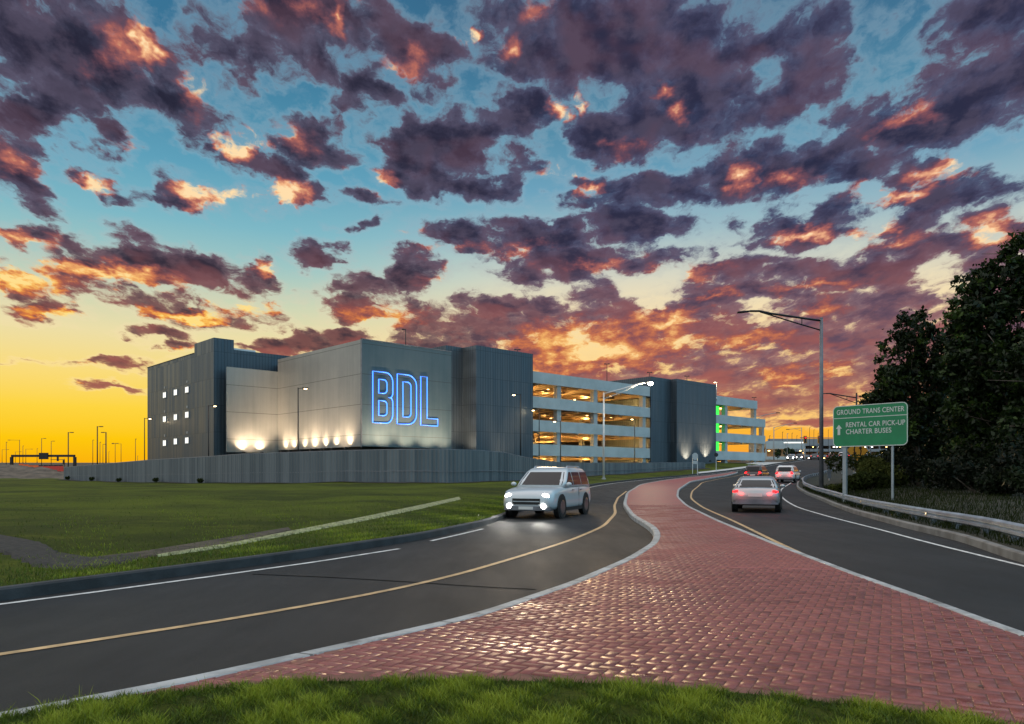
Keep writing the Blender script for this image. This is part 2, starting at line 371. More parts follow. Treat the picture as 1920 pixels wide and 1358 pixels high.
def tone_mat(name, stops, rough, spec=.5, trans=0, noise_s=0):
    m = bpy.data.materials.new(name); m.use_nodes = True; t = NT(m.node_tree); b = t.n['Principled BSDF']
    a = t.n.new('ShaderNodeAttribute'); a.attribute_name = 'tone'
    c = t.ramp(a.outputs['Fac'], stops)
    if noise_s:
        tcx = t.n.new('ShaderNodeTexCoord'); n = t.noise(tcx.outputs['Object'], noise_s, 5, .65)
        c = t.mix(t.smooth(n, .3, .75), t.mix(.35, c, (0,0,0)), c)
        t._set(b.inputs['Roughness'], t.math('MULTIPLY_ADD', n, .3, rough-.15))
    else: b.inputs['Roughness'].default_value = rough
    t._set(b.inputs['Base Color'], c); b.inputs['Specular IOR Level'].default_value = spec
    if trans:
        tr = t.n.new('ShaderNodeBsdfTranslucent'); t._set(tr.inputs[0], c); mx = t.n.new('ShaderNodeMixShader'); mx.inputs[0].default_value = trans
        o = t.n['Material Output']; t.l.new(b.outputs[0], mx.inputs[1]); t.l.new(tr.outputs[0], mx.inputs[2]); t.l.new(mx.outputs[0], o.inputs[0])
    return m
M['brick'] = tone_mat('red_brick', [(0,(.17,.046,.040)),(.4,(.27,.076,.066)),(.75,(.33,.100,.085)),(1,(.29,.105,.070))], .36, noise_s=9)
def _brick():
    m = M['brick']; t = NT(m.node_tree); b = t.n['Principled BSDF']
    a = t.n.new('ShaderNodeAttribute'); a.attribute_name = 'tone'; tcx = t.n.new('ShaderNodeTexCoord'); o = tcx.outputs['Object']
    big = t.noise(o, .9, 4, .6); fine = t.noise(o, 26, 4, .65)
    per = t.math('FRACT', t.math('MULTIPLY', a.outputs['Fac'], 173.3))
    r = t.math('MULTIPLY_ADD', t.smooth(big, .38, .66), .30, t.math('MULTIPLY_ADD', per, .22, t.math('MULTIPLY_ADD', fine, .20, .16)))
    t._set(b.inputs['Roughness'], r)
    bn = t.n.new('ShaderNodeBump'); bn.inputs['Strength'].default_value = .55; bn.inputs['Distance'].default_value = .006
    t._set(bn.inputs['Height'], fine); t.l.new(bn.outputs[0], b.inputs['Normal'])
_brick()
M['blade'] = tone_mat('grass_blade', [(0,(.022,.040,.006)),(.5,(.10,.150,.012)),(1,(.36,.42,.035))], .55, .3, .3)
M['leaf'] = tone_mat('leaf', [(0,(.006,.012,.003)),(.5,(.013,.027,.006)),(1,(.060,.105,.016))], .5, .3, .25)
M['leaf_olive'] = tone_mat('leaf_olive', [(0,(.016,.024,.006)),(.5,(.036,.048,.012)),(1,(.08,.09,.022))], .8, .08, .25)
M['leaf_deep'] = tone_mat('leaf_deep', [(0,(.003,.006,.002)),(.5,(.006,.012,.003)),(1,(.016,.028,.006))], .6, .2, .15)
def lawn_mat(name):
    m = bpy.data.materials.new(name); m.use_nodes = True; t = NT(m.node_tree); b = t.n['Principled BSDF']
    tcx = t.n.new('ShaderNodeTexCoord'); o = tcx.outputs['Object']
    big = t.noise(o, .11, 6, .62, dist=.6); mid = t.noise(t.vec('MULTIPLY', o, (.5,1,1)), 1.1, 6, .7); fine = t.noise(o, 18, 5, .75)
    c = t.mix(t.smooth(big, .34, .66), (.042,.056,.004), (.115,.145,.008))
    c = t.mix(t.math('MULTIPLY', t.smooth(mid, .5, .75), .6), c, (.19,.20,.018))
    c = t.mix(t.math('MULTIPLY', t.smooth(mid, .45, .25), .5), c, (.040,.042,.010))
    c = t.mix(t.smooth(fine, .35, .7), t.mix(.55, c, (.008,.012,.003)), c)
    t._set(b.inputs['Base Color'], c); b.inputs['Roughness'].default_value = .9; b.inputs['Specular IOR Level'].default_value = .15
    bn = t.n.new('ShaderNodeBump'); bn.inputs['Strength'].default_value = .9; bn.inputs['Distance'].default_value = .06
    t._set(bn.inputs['Height'], t.math('ADD', fine, mid)); t.l.new(bn.outputs[0], b.inputs['Normal'])
    return m
M['lawn'] = lawn_mat('lawn_grass')
M['litter'] = mat('leaf_litter', (.016,.017,.008), .95, var=.6, scale=1.5, bump=1, bscale=25)
M['bark'] = mat('bark', (.10,.08,.062), .9, var=.4, scale=6, bump=.8, bscale=14, stretch=(1,1,.25))
_ge = np.array([(-60,1368),(0,1356),(167,1325),(250,1311),(420,1297),(560,1284),(700,1283),(850,1281),(970,1283),(1100,1287),(1210,1295),(1400,1307),(1575,1327),(1762,1352),(1900,1375)], float)
# ------------------------------------------------------------------ the lie of the land
def sstep(x, a, b):
    t = np.clip((np.asarray(x, float)-a)/(b-a), 0, 1); return t*t*(3-2*t)
_PY = [-50,0,35,40,50,60,70,85,100,120,130,140,180,220,260,400,700,3000]
_PZ = [0,0,0,.04,.12,.25,.42,.72,1.15,2.2,2.8,3.3,4.9,5.8,6.0,6.0,4.0,0]
def prof(y): return np.interp(y, _PY, _PZ)
def H(x, y):
    x = np.asarray(x, float); y = np.asarray(y, float)
    return prof(y - 65*sstep(-x, 5, 60)*(y < 3e3))
def PX(px, Y): return (px - 960)/F*Y
def zat(py, Y): return EYE + (HOR - py)*Y/F
_L1 = [(2,-10),(5,-8.3),(9.07,-6.2),(13.1,-4),(17.4,-2.1),(22.6,-.7),(35,1.0),(45,2.2),(55,3.9),(70,7.5),(85,13.4),(98,21),(108,29),(130,44),(155,58),(190,76),(230,96),(300,130)]
_L2 = [(2,-5.6),(3.4,-4.1),(4.43,-3.04),(5.2,-2.26),(6.5,-1.2),(7.5,-.42),(9.7,.72),(12.5,1.9),(15.3,2.85),(17.7,3.38),(20,3.7),(25.5,4.05),(35,5.2),(51,7.8),(70,12),(84,17.2),(95,22.8),(105,29.4),(112,34.2)]
_R1 = [(2,4.5),(6.68,4.58),(8.13,4.72),(10.7,4.92),(15.3,5.4),(22.4,6.25),(32.4,7.7),(44,9.8),(58,13.0),(80,19.2),(95,26),(105,31.2),(112,34.6)]
_R2 = [(2,8.0),(8,8.25),(12.76,8.75),(17,10.2),(21,11.1),(29,13.2),(42,17.3),(50,19.7),(63,24),(76,29),(88,34),(106,44),(130,58),(155,72),(190,92),(230,112),(300,150)]
def curve(pts):
    ys, xs = np.array(pts, float).T
    def f(y):        # smoothed interpolation
        y = np.asarray(y, float); d = np.clip(y*.05, .25, 5)
        return sum(np.interp(y+k*d, ys, xs) for k in (-1,-.5,0,.5,1))/5
    return f
xL1, xL2, xR1, xR2 = curve(_L1), curve(_L2), curve(_R1), curve(_R2)
YS = np.concatenate([np.arange(2, 12, .2), np.arange(12, 40, .5), np.arange(40, 120, 1.25), np.arange(120, 301, 6)])
def sheet(name, rows, mat, label=None, kind='structure', smooth=True):    # rows: list of lists of points
    v = np.array(rows, float); n, k, _ = v.shape
    idx = np.arange(n*k).reshape(n, k)
    f = np.stack([idx[:-1,:-1], idx[:-1,1:], idx[1:,1:], idx[1:,:-1]], -1).reshape(-1, 4)
    o = npmesh(name, v.reshape(-1, 3), f, mat, smooth)
    return tag(o, label, None, None, kind)
def strip(name, xa, xb, ys, dz, mat, kind='structure', n=2):
    rows = []
    for y in ys:
        a, b = float(xa(y)), float(xb(y))
        rows.append([(a+(b-a)*i/(n-1), y, float(H(a+(b-a)*i/(n-1), y))+dz) for i in range(n)])
    return sheet(name, rows, mat, kind=kind)
# ground to the horizon
gx = np.concatenate([np.linspace(-2500,-200,12), np.linspace(-160,200,46), np.linspace(260,2500,12)])
gy = np.concatenate([np.linspace(-400,-20,6), np.linspace(0,300,61), np.linspace(340,700,8), np.linspace(900,3000,6)])
GX, GY = np.meshgrid(gx, gy)
sheet('ground', np.stack([GX, GY, H(GX, GY)-.12], -1), M['soil'])
strip('road', lambda y: xL1(y)-.02, lambda y: xR2(y)+.02, YS, 0, M['asphalt'], n=9)

# kerbs: lofted along the road edges, a real step
def kerb(name, fx, width, h, ys, m, side):         # side +1: the kerb body lies towards +x of the line
    rings = []
    ys = list(ys)
    for y in ys:
        x = float(fx(y)); d = (float(fx(y+.3))-float(fx(y-.3)))/.6; L = math.hypot(1, d); nx, ny = side/L, -side*d/L
        z = float(H(x, y)); c = .025
        pts = [(0,-.1),(0,h-c),(c,h),(width-c,h),(width,h-c),(width,-.1)]
        rings.append([(x+nx*u, y+ny*u, z+w_) for u, w_ in pts])
    o = MB().loft(rings).build(name, m, smooth=False)
    return tag(o, None, None, None, 'structure')
KH = .14
M['kerb_grey'] = mat('kerb_grey', (.17,.17,.165), .8, var=.3, scale=2, bump=.3, bscale=40)
YI = YS[YS <= 111]
kerb('kerb', xL1, .17, .16, YS[YS < 200], M['granite'], -1)
kerb('kerb', xL2, .17, KH, YI, M['kerb'], 1)
kerb('kerb', xR1, .15, KH, YI, M['kerb'], -1)
kerb('kerb', xR2, .16, .17, YS[YS < 200], M['kerb_grey'], 1)
# island: coloured slab far, laid bricks near
strip('island_slab', lambda y: xL2(y)+.1, lambda y: xR1(y)-.1, YI[(YI > 10.9)], KH-.0115, M['slab'], n=4)
strip('island_bed', lambda y: xL2(y)+.1, lambda y: xR1(y)-.1, YI[(YI < 11.2)], KH-.0125, M['joint'], n=4)
def bricks():
    L, Wd, gap = .182, .091, .0055
    ang = R(-27); ca, sa = math.cos(ang), math.sin(ang)
    V = []; Fc = []; T = []
    rng = np.random.default_rng(3)
    def edge(x): return 4.55
    n = 0
    wob = lambda x, y: .5+.25*math.sin(x*1.3+y*.7)+.25*math.sin(x*.6-y*1.9+1)
    for i in range(-380, 381):
        for j in range(-380, 381):
            # herringbone cell: pairs of bricks, stepping by one width along the diagonal
            for hv in (0, 1):
                k4 = (i-j) % 4
                if k4 == 0 and hv == 0: u0, v0, du, dv = i*Wd, j*Wd, L, Wd
                elif k4 == 3 and hv == 0: u0, v0, du, dv = i*Wd, j*Wd, Wd, L
                else: continue
                cu, cv = u0+du/2, v0+dv/2
                x, y = cu*ca-cv*sa + 1, cu*sa+cv*ca + 8
                if not (4.2 < y < 34): continue
                if not (-4 < x < 12): continue
                if not (float(np.interp(y, *np.array(_L2).T))+.09 < x < float(np.interp(y, *np.array(_R1).T))-.06): continue
                if y < float(np.interp(960+x/y*F, _ge[:,0], EYE*F/(_ge[:,1]-HOR)))-.22: continue
                # the far joint of the bricks runs at a slant
                beyond = y > 11.7-.20*(x-1.5)
                if abs(y-11.7+.20*(x-1.5)) < .06: continue
                g2 = gap/2; b = .0025
                q_ = .35 if beyond else 1
                z = KH-.012+rng.normal(0, .0010)*q_; tx, ty = rng.normal(0, .009)*q_, rng.normal(0, .009)*q_
                a0 = o = len(V)
                for (s, zz) in ((g2, -.03), (g2+.002, -.005), (g2+b+.002, 0)):
                    for (pu, pv) in ((u0+s, v0+s), (u0+du-s, v0+s), (u0+du-s, v0+dv-s), (u0+s, v0+dv-s)):
                        V.append((pu*ca-pv*sa+1, pu*sa+pv*ca+8, z+.0045+zz+(pu-cu)*tx+(pv-cv)*ty))
                tone = min(1, max(0, rng.normal(.45+.12*beyond, .17*q_)+.3*(wob(x, y)-.5))); T += [tone]*12
                for r_ in (0, 4):
                    for k in range(4): Fc.append((o+r_+k, o+r_+(k+1) % 4, o+r_+4+(k+1) % 4, o+r_+4+k))
                Fc.append((o+8, o+9, o+10, o+11))
    o = npmesh('brick_paving', np.array(V), np.array(Fc), M['brick'], attr=T)
    tag(o, None, None, None, 'structure')
bricks()

# lane markings
def G2(y): return 0
def line(name, pts, width, m, dz=.006, dash=None):      # pts: pixels on the road, converted to the ground
    P = []
    for (px, py) in pts:
        Y = EYE*F/(py-HOR)
        for _ in range(30): Y = (EYE-float(H(PX(px, Y), Y)))*F/(py-HOR)*.5+Y*.5
        P.append((PX(px, Y), Y))
    return wline(name, P, width, m, dz)
def wline(name, P, width, m, dz=.006):
    P = np.array(P, float); t = np.concatenate([[0], np.cumsum(np.hypot(*np.diff(P, axis=0).T))])
    n = max(4, int(t[-1]/.5)); s = np.linspace(0, t[-1], n)
    sm = [sum(np.interp(s+k*t[-1]*.012, t, P[:,a]) for k in (-2,-1,0,1,2))/5 for a in (0, 1)]
    X, Y = sm; dx_, dy_ = np.gradient(X), np.gradient(Y); L = np.hypot(dx_, dy_); nx, ny = -dy_/L*width/2, dx_/L*width/2
    rows = [[(X[i]+nx[i], Y[i]+ny[i], float(H(X[i], Y[i]))+dz), (X[i]-nx[i], Y[i]-ny[i], float(H(X[i], Y[i]))+dz)] for i in range(n)]
    return sheet(name, rows, m)
line('yellow_line', [(-150,1250),(0,1227),(190,1201),(375,1171),(590,1135),(800,1094),(942,1054),(1072,1013),(1132,987),(1154,963),(1152,948),(1159,933),(1175,921)], .11, M['yellow_paint'])
line('edge_line', [(-200,1158),(0,1134),(200,1108),(400,1081),(600,1053),(752,1029)], .10, M['white_paint'])
line('edge_line', [(807,1015),(860,1003),(906,992)], .10, M['white_paint'])
yr = np.arange(5, 110, 1.0)
wline('yellow_line', [(float(xR1(y))+.16+.55*float(sstep(y, 10, 26))+.45*float(sstep(y, 40, 70)), y) for y in yr], .11, M['yellow_paint'])
wline('edge_line', [(float(xR2(y))-float(np.interp(y, [10,12,16,25,37,50,75], [.35,.38,.62,1.15,1.95,1.85,.7])), y) for y in np.concatenate([np.arange(8, 40, 1.0), np.arange(40, 190, 3.0)])], .10, M['white_paint'])
wline('edge_line', [(float(xL1(y))+.5, y) for y in np.arange(60, 190, 3.0)], .12, M['white_paint'])
line('tar_seam', [(470,1077),(620,1083),(790,1093),(900,1101),(1010,1106)], .05, M['tar'], dz=.004)
# concrete footpath by the garage
strip('footpath', lambda y: xL1(y)-.18-float(sstep(y,104,114))*5.2, lambda y: xL1(y)-.18, np.arange(104, 150, 2.0), .17, M['pave'], n=3)

# lawn on the left, from the kerb to the fence and beyond
def lawn_z(x, y):
    d = xL1(y)-np.asarray(x, float)
    return H(x, y)+.135+.20*sstep(d, .4, 7)+.03*np.sin(np.asarray(x)*.9+y*.23)*sstep(d, 1, 6)+.04*np.sin(np.asarray(x)*.31-np.asarray(y)*.17)*sstep(d, 2, 9)
yl = np.concatenate([np.arange(3, 40, .8), np.arange(40, 136, 2.5)])
off = np.concatenate([[.17,.3,.5,.8], np.linspace(1.2, 20, 24), np.linspace(22, 150, 40)])
rows = []
for y in yl:
    xs = float(xL1(y))-off; rows.append(np.stack([xs, np.full_like(xs, y), lawn_z(xs, y)-(.035*(off <= .17))], -1))
sheet('lawn', rows, M['lawn'])
def on_lawn(px, py):
    Y = 30.
    for _ in range(60): Y = .5*Y+.5*(EYE-float(lawn_z(PX(px, Y), Y)))*F/(py-HOR)
    return PX(px, Y), Y
def patch(name, poly, m, dz, step=40):                  # a draped ground patch between two pixel lines of equal length
    A, B = poly; rows = []
    rng = random.Random(name)
    for i in range(step+1):
        t = i/step*(len(A)-1); k = min(int(t), len(A)-2); f = t-k
        a = [A[k][c]*(1-f)+A[k+1][c]*f for c in (0, 1)]; b = [B[k][c]*(1-f)+B[k+1][c]*f for c in (0, 1)]
        a = on_lawn(*a); b = on_lawn(*b); j = (rng.random()-.5)*(.9 if name != 'straw_strip' else .3); row = []
        for s in np.linspace(0, 1, 9):
            e = (1-2*s)*j if s in (0, 1) else 0
            x, y = a[0]+(b[0]-a[0])*s, a[1]+(b[1]-a[1])*s+e*.4
            row.append((x, y, float(lawn_z(x, y))+dz*(1 if 0 < s < 1 else -.6)))
        rows.append(row)
    return sheet(name, rows, m)
patch('straw_strip', ([(290,1042),(420,1022),(560,994),(680,970),(785,948),(860,932)], [(296,1045),(424,1027),(564,1000),(684,977),(789,955),(864,937)]), M['straw'], .03)
patch('bare_soil', ([(140,1050),(260,1036),(400,1013),(540,990)], [(160,1062),(290,1045),(418,1024),(546,996)]), M['soil'], .03)
patch('mulch_bed', ([(-120,985),(0,1003),(60,1012),(110,1035),(170,1046),(260,1040)], [(-120,1030),(0,1040),(60,1062),(110,1070),(170,1068),(260,1052)]), M['mulch'], .035)

# right verge, rising to the wood
def verge_z(x, y):
    d = np.asarray(x, float)-xR2(y)
    return H(x, y)+.15+.45*sstep(d, .8, 5)+.5*sstep(d, 5, 16)*sstep(y, 20, 45)
offr = np.concatenate([[.17,.4,.7,1.1], np.linspace(1.6, 12, 16), np.linspace(14, 120, 20)])
rows = []
for y in np.concatenate([np.arange(3, 60, 1.0), np.arange(60, 160, 4)]):
    xs = float(xR2(y))+offr; rows.append(np.stack([xs, np.full_like(xs, y), verge_z(xs, y)+.02*np.sin(xs*2+y)], -1))
sheet('verge', rows, M['litter'])
# dirt mound beyond the end of the fence
rows = []
for y in np.linspace(117, 175, 40):
    row = []
    for x in np.linspace(-150, -58, 60):
        hgt = 3.3*float(sstep(y, 118, 150))*float(1-sstep(x, -110, -74)*.35)*(1-.4*float(sstep(y,158,175)))
        n = .16*math.sin(x*.9+y*.4)+.12*math.sin(x*1.9-y*.8)+.1*math.sin(x*3.1+y*1.7)
        row.append((x, y, float(H(x, y))*.0+.02+hgt+n*min(1, hgt)))
    rows.append(row)
sheet('dirt_mound', rows, M['dirt'])

# ------------------------------------------------------------------ grass blades
def blades(name, P, hgt, wid, lean, matname, tone0, kind='stuff'):
    n = len(P); rng = RNG
    a = rng.uniform(0, 2*np.pi, n); h = hgt*rng.uniform(.5, 1.25, n); wv = wid*rng.uniform(.7, 1.3, n)
    dx_, dy_ = np.cos(a), np.sin(a); la = rng.uniform(0, 2*np.pi, n); ll = h*rng.uniform(.1, lean, n)
    lx, ly = np.cos(la)*ll, np.sin(la)*ll
    b0 = P-np.stack([dx_*wv, dy_*wv, 0*a], -1); b1 = P+np.stack([dx_*wv, dy_*wv, 0*a], -1)
    mid = P+np.stack([lx*.4, ly*.4, h*.6], -1); m0 = mid-np.stack([dx_*wv*.7, dy_*wv*.7, 0*a], -1); m1 = mid+np.stack([dx_*wv*.7, dy_*wv*.7, 0*a], -1)
    tip = P+np.stack([lx, ly, h], -1)
    V = np.stack([b0, b1, m1, m0, tip], 1).reshape(-1, 3); i = np.arange(n)*5
    Fq = np.concatenate([np.stack([i, i+1, i+2], -1), np.stack([i, i+2, i+3], -1), np.stack([i+3, i+2, i+4], -1)])
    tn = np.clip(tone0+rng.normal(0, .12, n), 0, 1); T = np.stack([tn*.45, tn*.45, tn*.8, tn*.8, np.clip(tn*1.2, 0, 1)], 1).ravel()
    return tag(npmesh(name, V, Fq, M[matname], attr=T), None, None, None, kind)
# foreground grass lies in front of this line (pixels of its upper edge)
def fore_edge(x, y): return 1
nb = 130000
px = RNG.uniform(-80, 1960, nb); py = RNG.uniform(1278, 1400, nb)
Yb = (EYE-.10)*F/(py-HOR); Xb = (px-960)/F*Yb
ok = py > np.interp(px, _ge[:,0], _ge[:,1])+5
Xb, Yb = Xb[ok], Yb[ok]
cl = .5+.22*np.sin(Xb*5.1+Yb*3.3)+.2*np.sin(Xb*11.3-Yb*8.1+1)+.14*np.sin(Xb*23+Yb*19)
zb = .115+.03*np.clip(cl, 0, 1)
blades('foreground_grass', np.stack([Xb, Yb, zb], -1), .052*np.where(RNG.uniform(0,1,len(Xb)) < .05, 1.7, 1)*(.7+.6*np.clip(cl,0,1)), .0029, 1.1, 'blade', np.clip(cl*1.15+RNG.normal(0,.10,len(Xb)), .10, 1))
gp = [[(PX(p, (EYE-.1)*F/(q-HOR)), (EYE-.1)*F/(q-HOR)) for p, q in _ge]]
yA = [(x*1.0, y+.06, .135) for x, y in gp[0]]; yB = [(x*.4, 2.2, .10) for x, y in gp[0]]
sheet('grass_bed', [[(a[0]+(b[0]-a[0])*s, a[1]+(b[1]-a[1])*s, .12 if s == 0 else .135+.02*math.sin(9*s)) for a, b in zip(yA, yB)] for s in (0,.1,.2,.35,.5,.75,1)], M['lawn'], kind='structure')
# taller grass along the far kerb
nb = 90000
yk = RNG.uniform(6.5, 42, nb); dk = np.where(RNG.uniform(0, 1, nb) < .5, .2+np.abs(RNG.normal(0, 1.4, nb)), RNG.uniform(.2, 22, nb))
xk = xL1(yk)-dk; cl = .5+.3*np.sin(xk*2.1+yk*1.3)+.2*np.sin(xk*5-yk*3.7)
keep = RNG.uniform(0, 1, nb) < np.clip(.35+cl*.7-dk*.06, .12, 1)
xk, yk, cl = xk[keep], yk[keep], cl[keep]
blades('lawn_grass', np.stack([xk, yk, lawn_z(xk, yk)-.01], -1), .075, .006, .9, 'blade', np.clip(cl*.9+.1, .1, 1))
# ------------------------------------------------------------------ building materials
def ribbed(name, c0, c1, pitch, rough=.45, metal=.55, seam=3.4, rib=.6, obj=True):
    m = bpy.data.materials.new(name); m.use_nodes = True; t = NT(m.node_tree); b = t.n['Principled BSDF']
    tcx = t.n.new('ShaderNodeTexCoord'); x, y, z = t.sep(tcx.outputs['Object'])
    s = t.math('DIVIDE', t.math('ADD', x, y), pitch); fl = t.math('FLOOR', s); fr = t.math('FRACT', s)
    wn = t.n.new('ShaderNodeTexWhiteNoise'); wn.noise_dimensions = '2D'
    row = t.math('FLOOR', t.math('DIVIDE', z, seam))
    t._set(wn.inputs['Vector'], t.comb(fl, row, 0.0))
    streak = t.noise(t.comb(t.math('MULTIPLY', s, .9), t.math('MULTIPLY', z, .10), 0.0), 1.0, 4, .6)
    c = t.mix(t.math('MULTIPLY_ADD', wn.outputs['Value'], .5, t.math('MULTIPLY', t.smooth(streak, .3, .7), .5)), c0, c1)
    edge = t.math('LESS_THAN', fr, .14)
    zs = t.math('LESS_THAN', t.math('FRACT', t.math('DIVIDE', z, seam)), .014)
    c = t.mix(t.math('MULTIPLY', t.math('MAXIMUM', edge, zs), .6), c, tuple(v*.25 for v in c0))
    t._set(b.inputs['Base Color'], c); b.inputs['Metallic'].default_value = metal
    t._set(b.inputs['Roughness'], t.math('MULTIPLY_ADD', wn.outputs['Value'], .2, rough-.1))
    bn = t.n.new('ShaderNodeBump'); bn.inputs['Strength'].default_value = rib; bn.inputs['Distance'].default_value = .05
    t._set(bn.inputs['Height'], t.math('PINGPONG', s, .5)); t.l.new(bn.outputs[0], b.inputs['Normal'])
    return m
M['tower'] = ribbed('ribbed_cladding', (.050,.070,.090), (.090,.114,.138), .42, rib=.35)
M['fence_sheet'] = ribbed('fence_sheet', (.15,.165,.18), (.30,.32,.335), .30, seam=50, metal=.35, rough=.5)
def screen(name, c0, c1, metal=.35, rough=.42):
    m = bpy.data.materials.new(name); m.use_nodes = True; t = NT(m.node_tree); b = t.n['Principled BSDF']
    tcx = t.n.new('ShaderNodeTexCoord'); x, y, z = t.sep(tcx.outputs['Object']); s = t.math('ADD', x, y)
    big = t.noise(tcx.outputs['Object'], .16, 5, .6); st = t.noise(t.comb(t.math('MULTIPLY', s, 1.6), t.math('MULTIPLY', z, .12), 0.0), 1.0, 5, .6)
    c = t.mix(t.math('MULTIPLY_ADD', t.smooth(big, .3, .7), .55, t.math('MULTIPLY', t.smooth(st, .3, .7), .45)), c0, c1)
    zj = t.math('LESS_THAN', t.math('ABSOLUTE', t.math('SUBTRACT', t.math('FRACT', t.math('DIVIDE', t.math('SUBTRACT', z, 4.2), 3.42)), .5)), .010)
    sj = t.math('LESS_THAN', t.math('FRACT', t.math('DIVIDE', s, 1.22)), .012)
    c = t.mix(t.math('MAXIMUM', t.math('MULTIPLY', zj, .65), t.math('MULTIPLY', sj, .22)), c, (.03,.03,.032))
    t._set(b.inputs['Base Color'], c); b.inputs['Metallic'].default_value = metal
    t._set(b.inputs['Roughness'], t.math('MULTIPLY_ADD', st, .25, rough-.12))
    return m
M['screen_light'] = screen('perforated_screen', (.205,.215,.21), (.30,.305,.29))
M['screen_dark'] = screen('sign_screen', (.050,.084,.102), (.090,.124,.140), metal=.35)
M['precast'] = mat('precast_concrete', (.40,.46,.48), .7, var=.10, scale=.5)
M['column'] = mat('column_concrete', (.36,.39,.40), .8, var=.12, scale=.8)
M['slab_conc'] = mat('slab_concrete', (.34,.27,.19), .85, var=.3, scale=.35)
M['dark'] = mat('dark_metal', (.022,.022,.024), .5, .4, var=0)
M['black'] = mat('black_rubber', (.012,.012,.012), .7, var=0)
M['galv'] = mat('galvanised_steel', (.40,.46,.52), .38, .6, var=.2, scale=2)
M['galv_dark'] = mat('weathered_steel', (.16,.17,.19), .5, .5, var=.2, scale=2)
M['white_metal'] = mat('white_metal', (.62,.63,.63), .45, .2, var=.06)
M['grey_paint'] = mat('grey_paint', (.30,.31,.32), .5, .1, var=.1)
def glow(name, c, st): return mat(name, tuple(v*.25 for v in c), .4, var=0, emit=c, estr=st)
M['neon'] = glow('blue_neon', (.045,.20,1.0), 4.2)
M['warm_lens'] = glow('warm_lamp_lens', (1.0,.72,.36), 14)
M['white_lens'] = glow('white_lamp_lens', (1.0,.93,.80), 12)
M['win_lit'] = glow('lit_window', (1.0,.97,.88), 1.35)
M['garage_lamp'] = glow('garage_lamp', (1.0,.62,.22), 9)
M['green_lamp'] = glow('green_lamp', (.05,1.0,.08), 1.6)
M['red_lens'] = glow('red_tail_lens', (1.0,.012,.016), 2.6)
M['head_lens'] = glow('headlamp_lens', (1.0,.97,.90), 16)
M['amber'] = glow('amber_lens', (1.0,.32,.05), 3)

# ------------------------------------------------------------------ the parking garage
UA = math.atan2(.6872, .7264)
BW = thing('parking_garage', (-16.93, 83.8, 0), UA, 'large grey parking garage with blue neon letters, dark towers and lit open decks', 'parking garage')
def bpart(name, m, *boxes, parent=None, label=None):
    mb = MB()
    for b in boxes: mb.box(*b)
    o = mb.build(name, m, parent or BW)
    if label: o['label'] = label
    return o
# left office block, window wall faces -a
blk = bpart('office_block', M['tower'], (-7.8, 14.9, 22, 47.2, 0, 17.5), label='ribbed dark block with nine small lit windows')
bpart('penthouse', M['tower'], (-7.79, -5.2, 22.01, 28.5, 17.5, 18.75))
bpart('roof_parapet', M['white_metal'], (-5.19, -1.4, 24, 24.25, 17.5, 18.05), (-1.65, -1.4, 24.26, 30, 17.5, 18.05))
bpart('roof_cap', M['dark'], (-7.86, 14.95, 28.52, 28.58, 17.5, 17.56), (-7.86, -7.74, 28.6, 47.26, 17.5, 17.58))
def wb(px, py):      # point on the window wall (a = -7.8) seen at a pixel
    r = (px-960)/F; c, s = .7264, .6872; X0, Y0 = -16.93-7.8*c, 83.8-7.8*s
    b = (r*Y0-X0)/(-s-r*c); Y = Y0+b*c
    return b, zat(py, Y)
for px, ys in ((309,(741,786,831)), (329.5,(736,782.5,828)), (351,(731,778,826))):
    for py in ys:
        b, z = wb(px, py); w2, h2 = .62, .38
        wn = bpart('window', M['win_lit'], (-7.83, -7.81, b-w2, b+w2, z-h2, z+h2))
        bpart('window_frame', M['grey_paint'], (-7.88,-7.80,b-w2-.07,b-w2,z-h2-.07,z+h2+.07), (-7.88,-7.80,b+w2,b+w2+.07,z-h2-.07,z+h2+.07), (-7.88,-7.80,b-w2,b+w2,z+h2,z+h2+.07), (-7.90,-7.80,b-w2,b+w2,z-h2-.09,z-h2), (-7.86,-7.835,b-.025,b+.025,z-h2,z+h2), parent=wn)
        if px != 329.5: bpart('vent_grille', M['grey_paint'], (-7.84, -7.80, b-.22, b+.22, z+h2+.55, z+h2+.85))
# screens hung in front of the decks
bpart('core_wall', M['dark'], (.9, 12.8, 1.2, 21.9, 0, 16.2))
bpart('metal_screen', M['screen_light'], (0, .16, .13, 20.4, 4.6, 16.6), label='pale grey screen lit by a row of uplights')
bpart('metal_screen', M['screen_light'], (-6.81, .16, 20.41, 20.58, 4.35, 15.9) if False else (-6.81, .16, 20.41, 20.58, 4.25, 15.0), label='small pale screen at the inner corner')
sgn = bpart('sign_screen', M['screen_dark'], (0, 12.83, -.13, .12, 4.6, 16.6), label='blue-grey screen carrying the neon letters')
bpart('screen_trim', M['galv_dark'], (-.06, -.005, -.19, .06, 4.5, 16.7), (-.06, 12.83, -.19, .06, 16.61, 16.7))
tw1 = bpart('stair_tower', M['tower'], (15.64, 25.66, -1.6, 12, 0, 17.6), label='ribbed tower beside the neon screen')
bpart('tower_return', M['tower'], (12.9, 15.63, 1, 12, 0, 17.595))
tw2 = bpart('stair_tower', M['tower'], (61.9, 74.3, .2, 12, 0, 17.6), label='ribbed tower at the far end of the decks')
bpart('tower_return', M['tower'], (56.2, 61.89, 1.35, 12, 0, 17.595))
for z in (15.0, 11.6, 8.36, 5.25): bpart('wall_light', M['white_lens'], (12.93, 13.05, .55, .75, z-.5, z+.5))
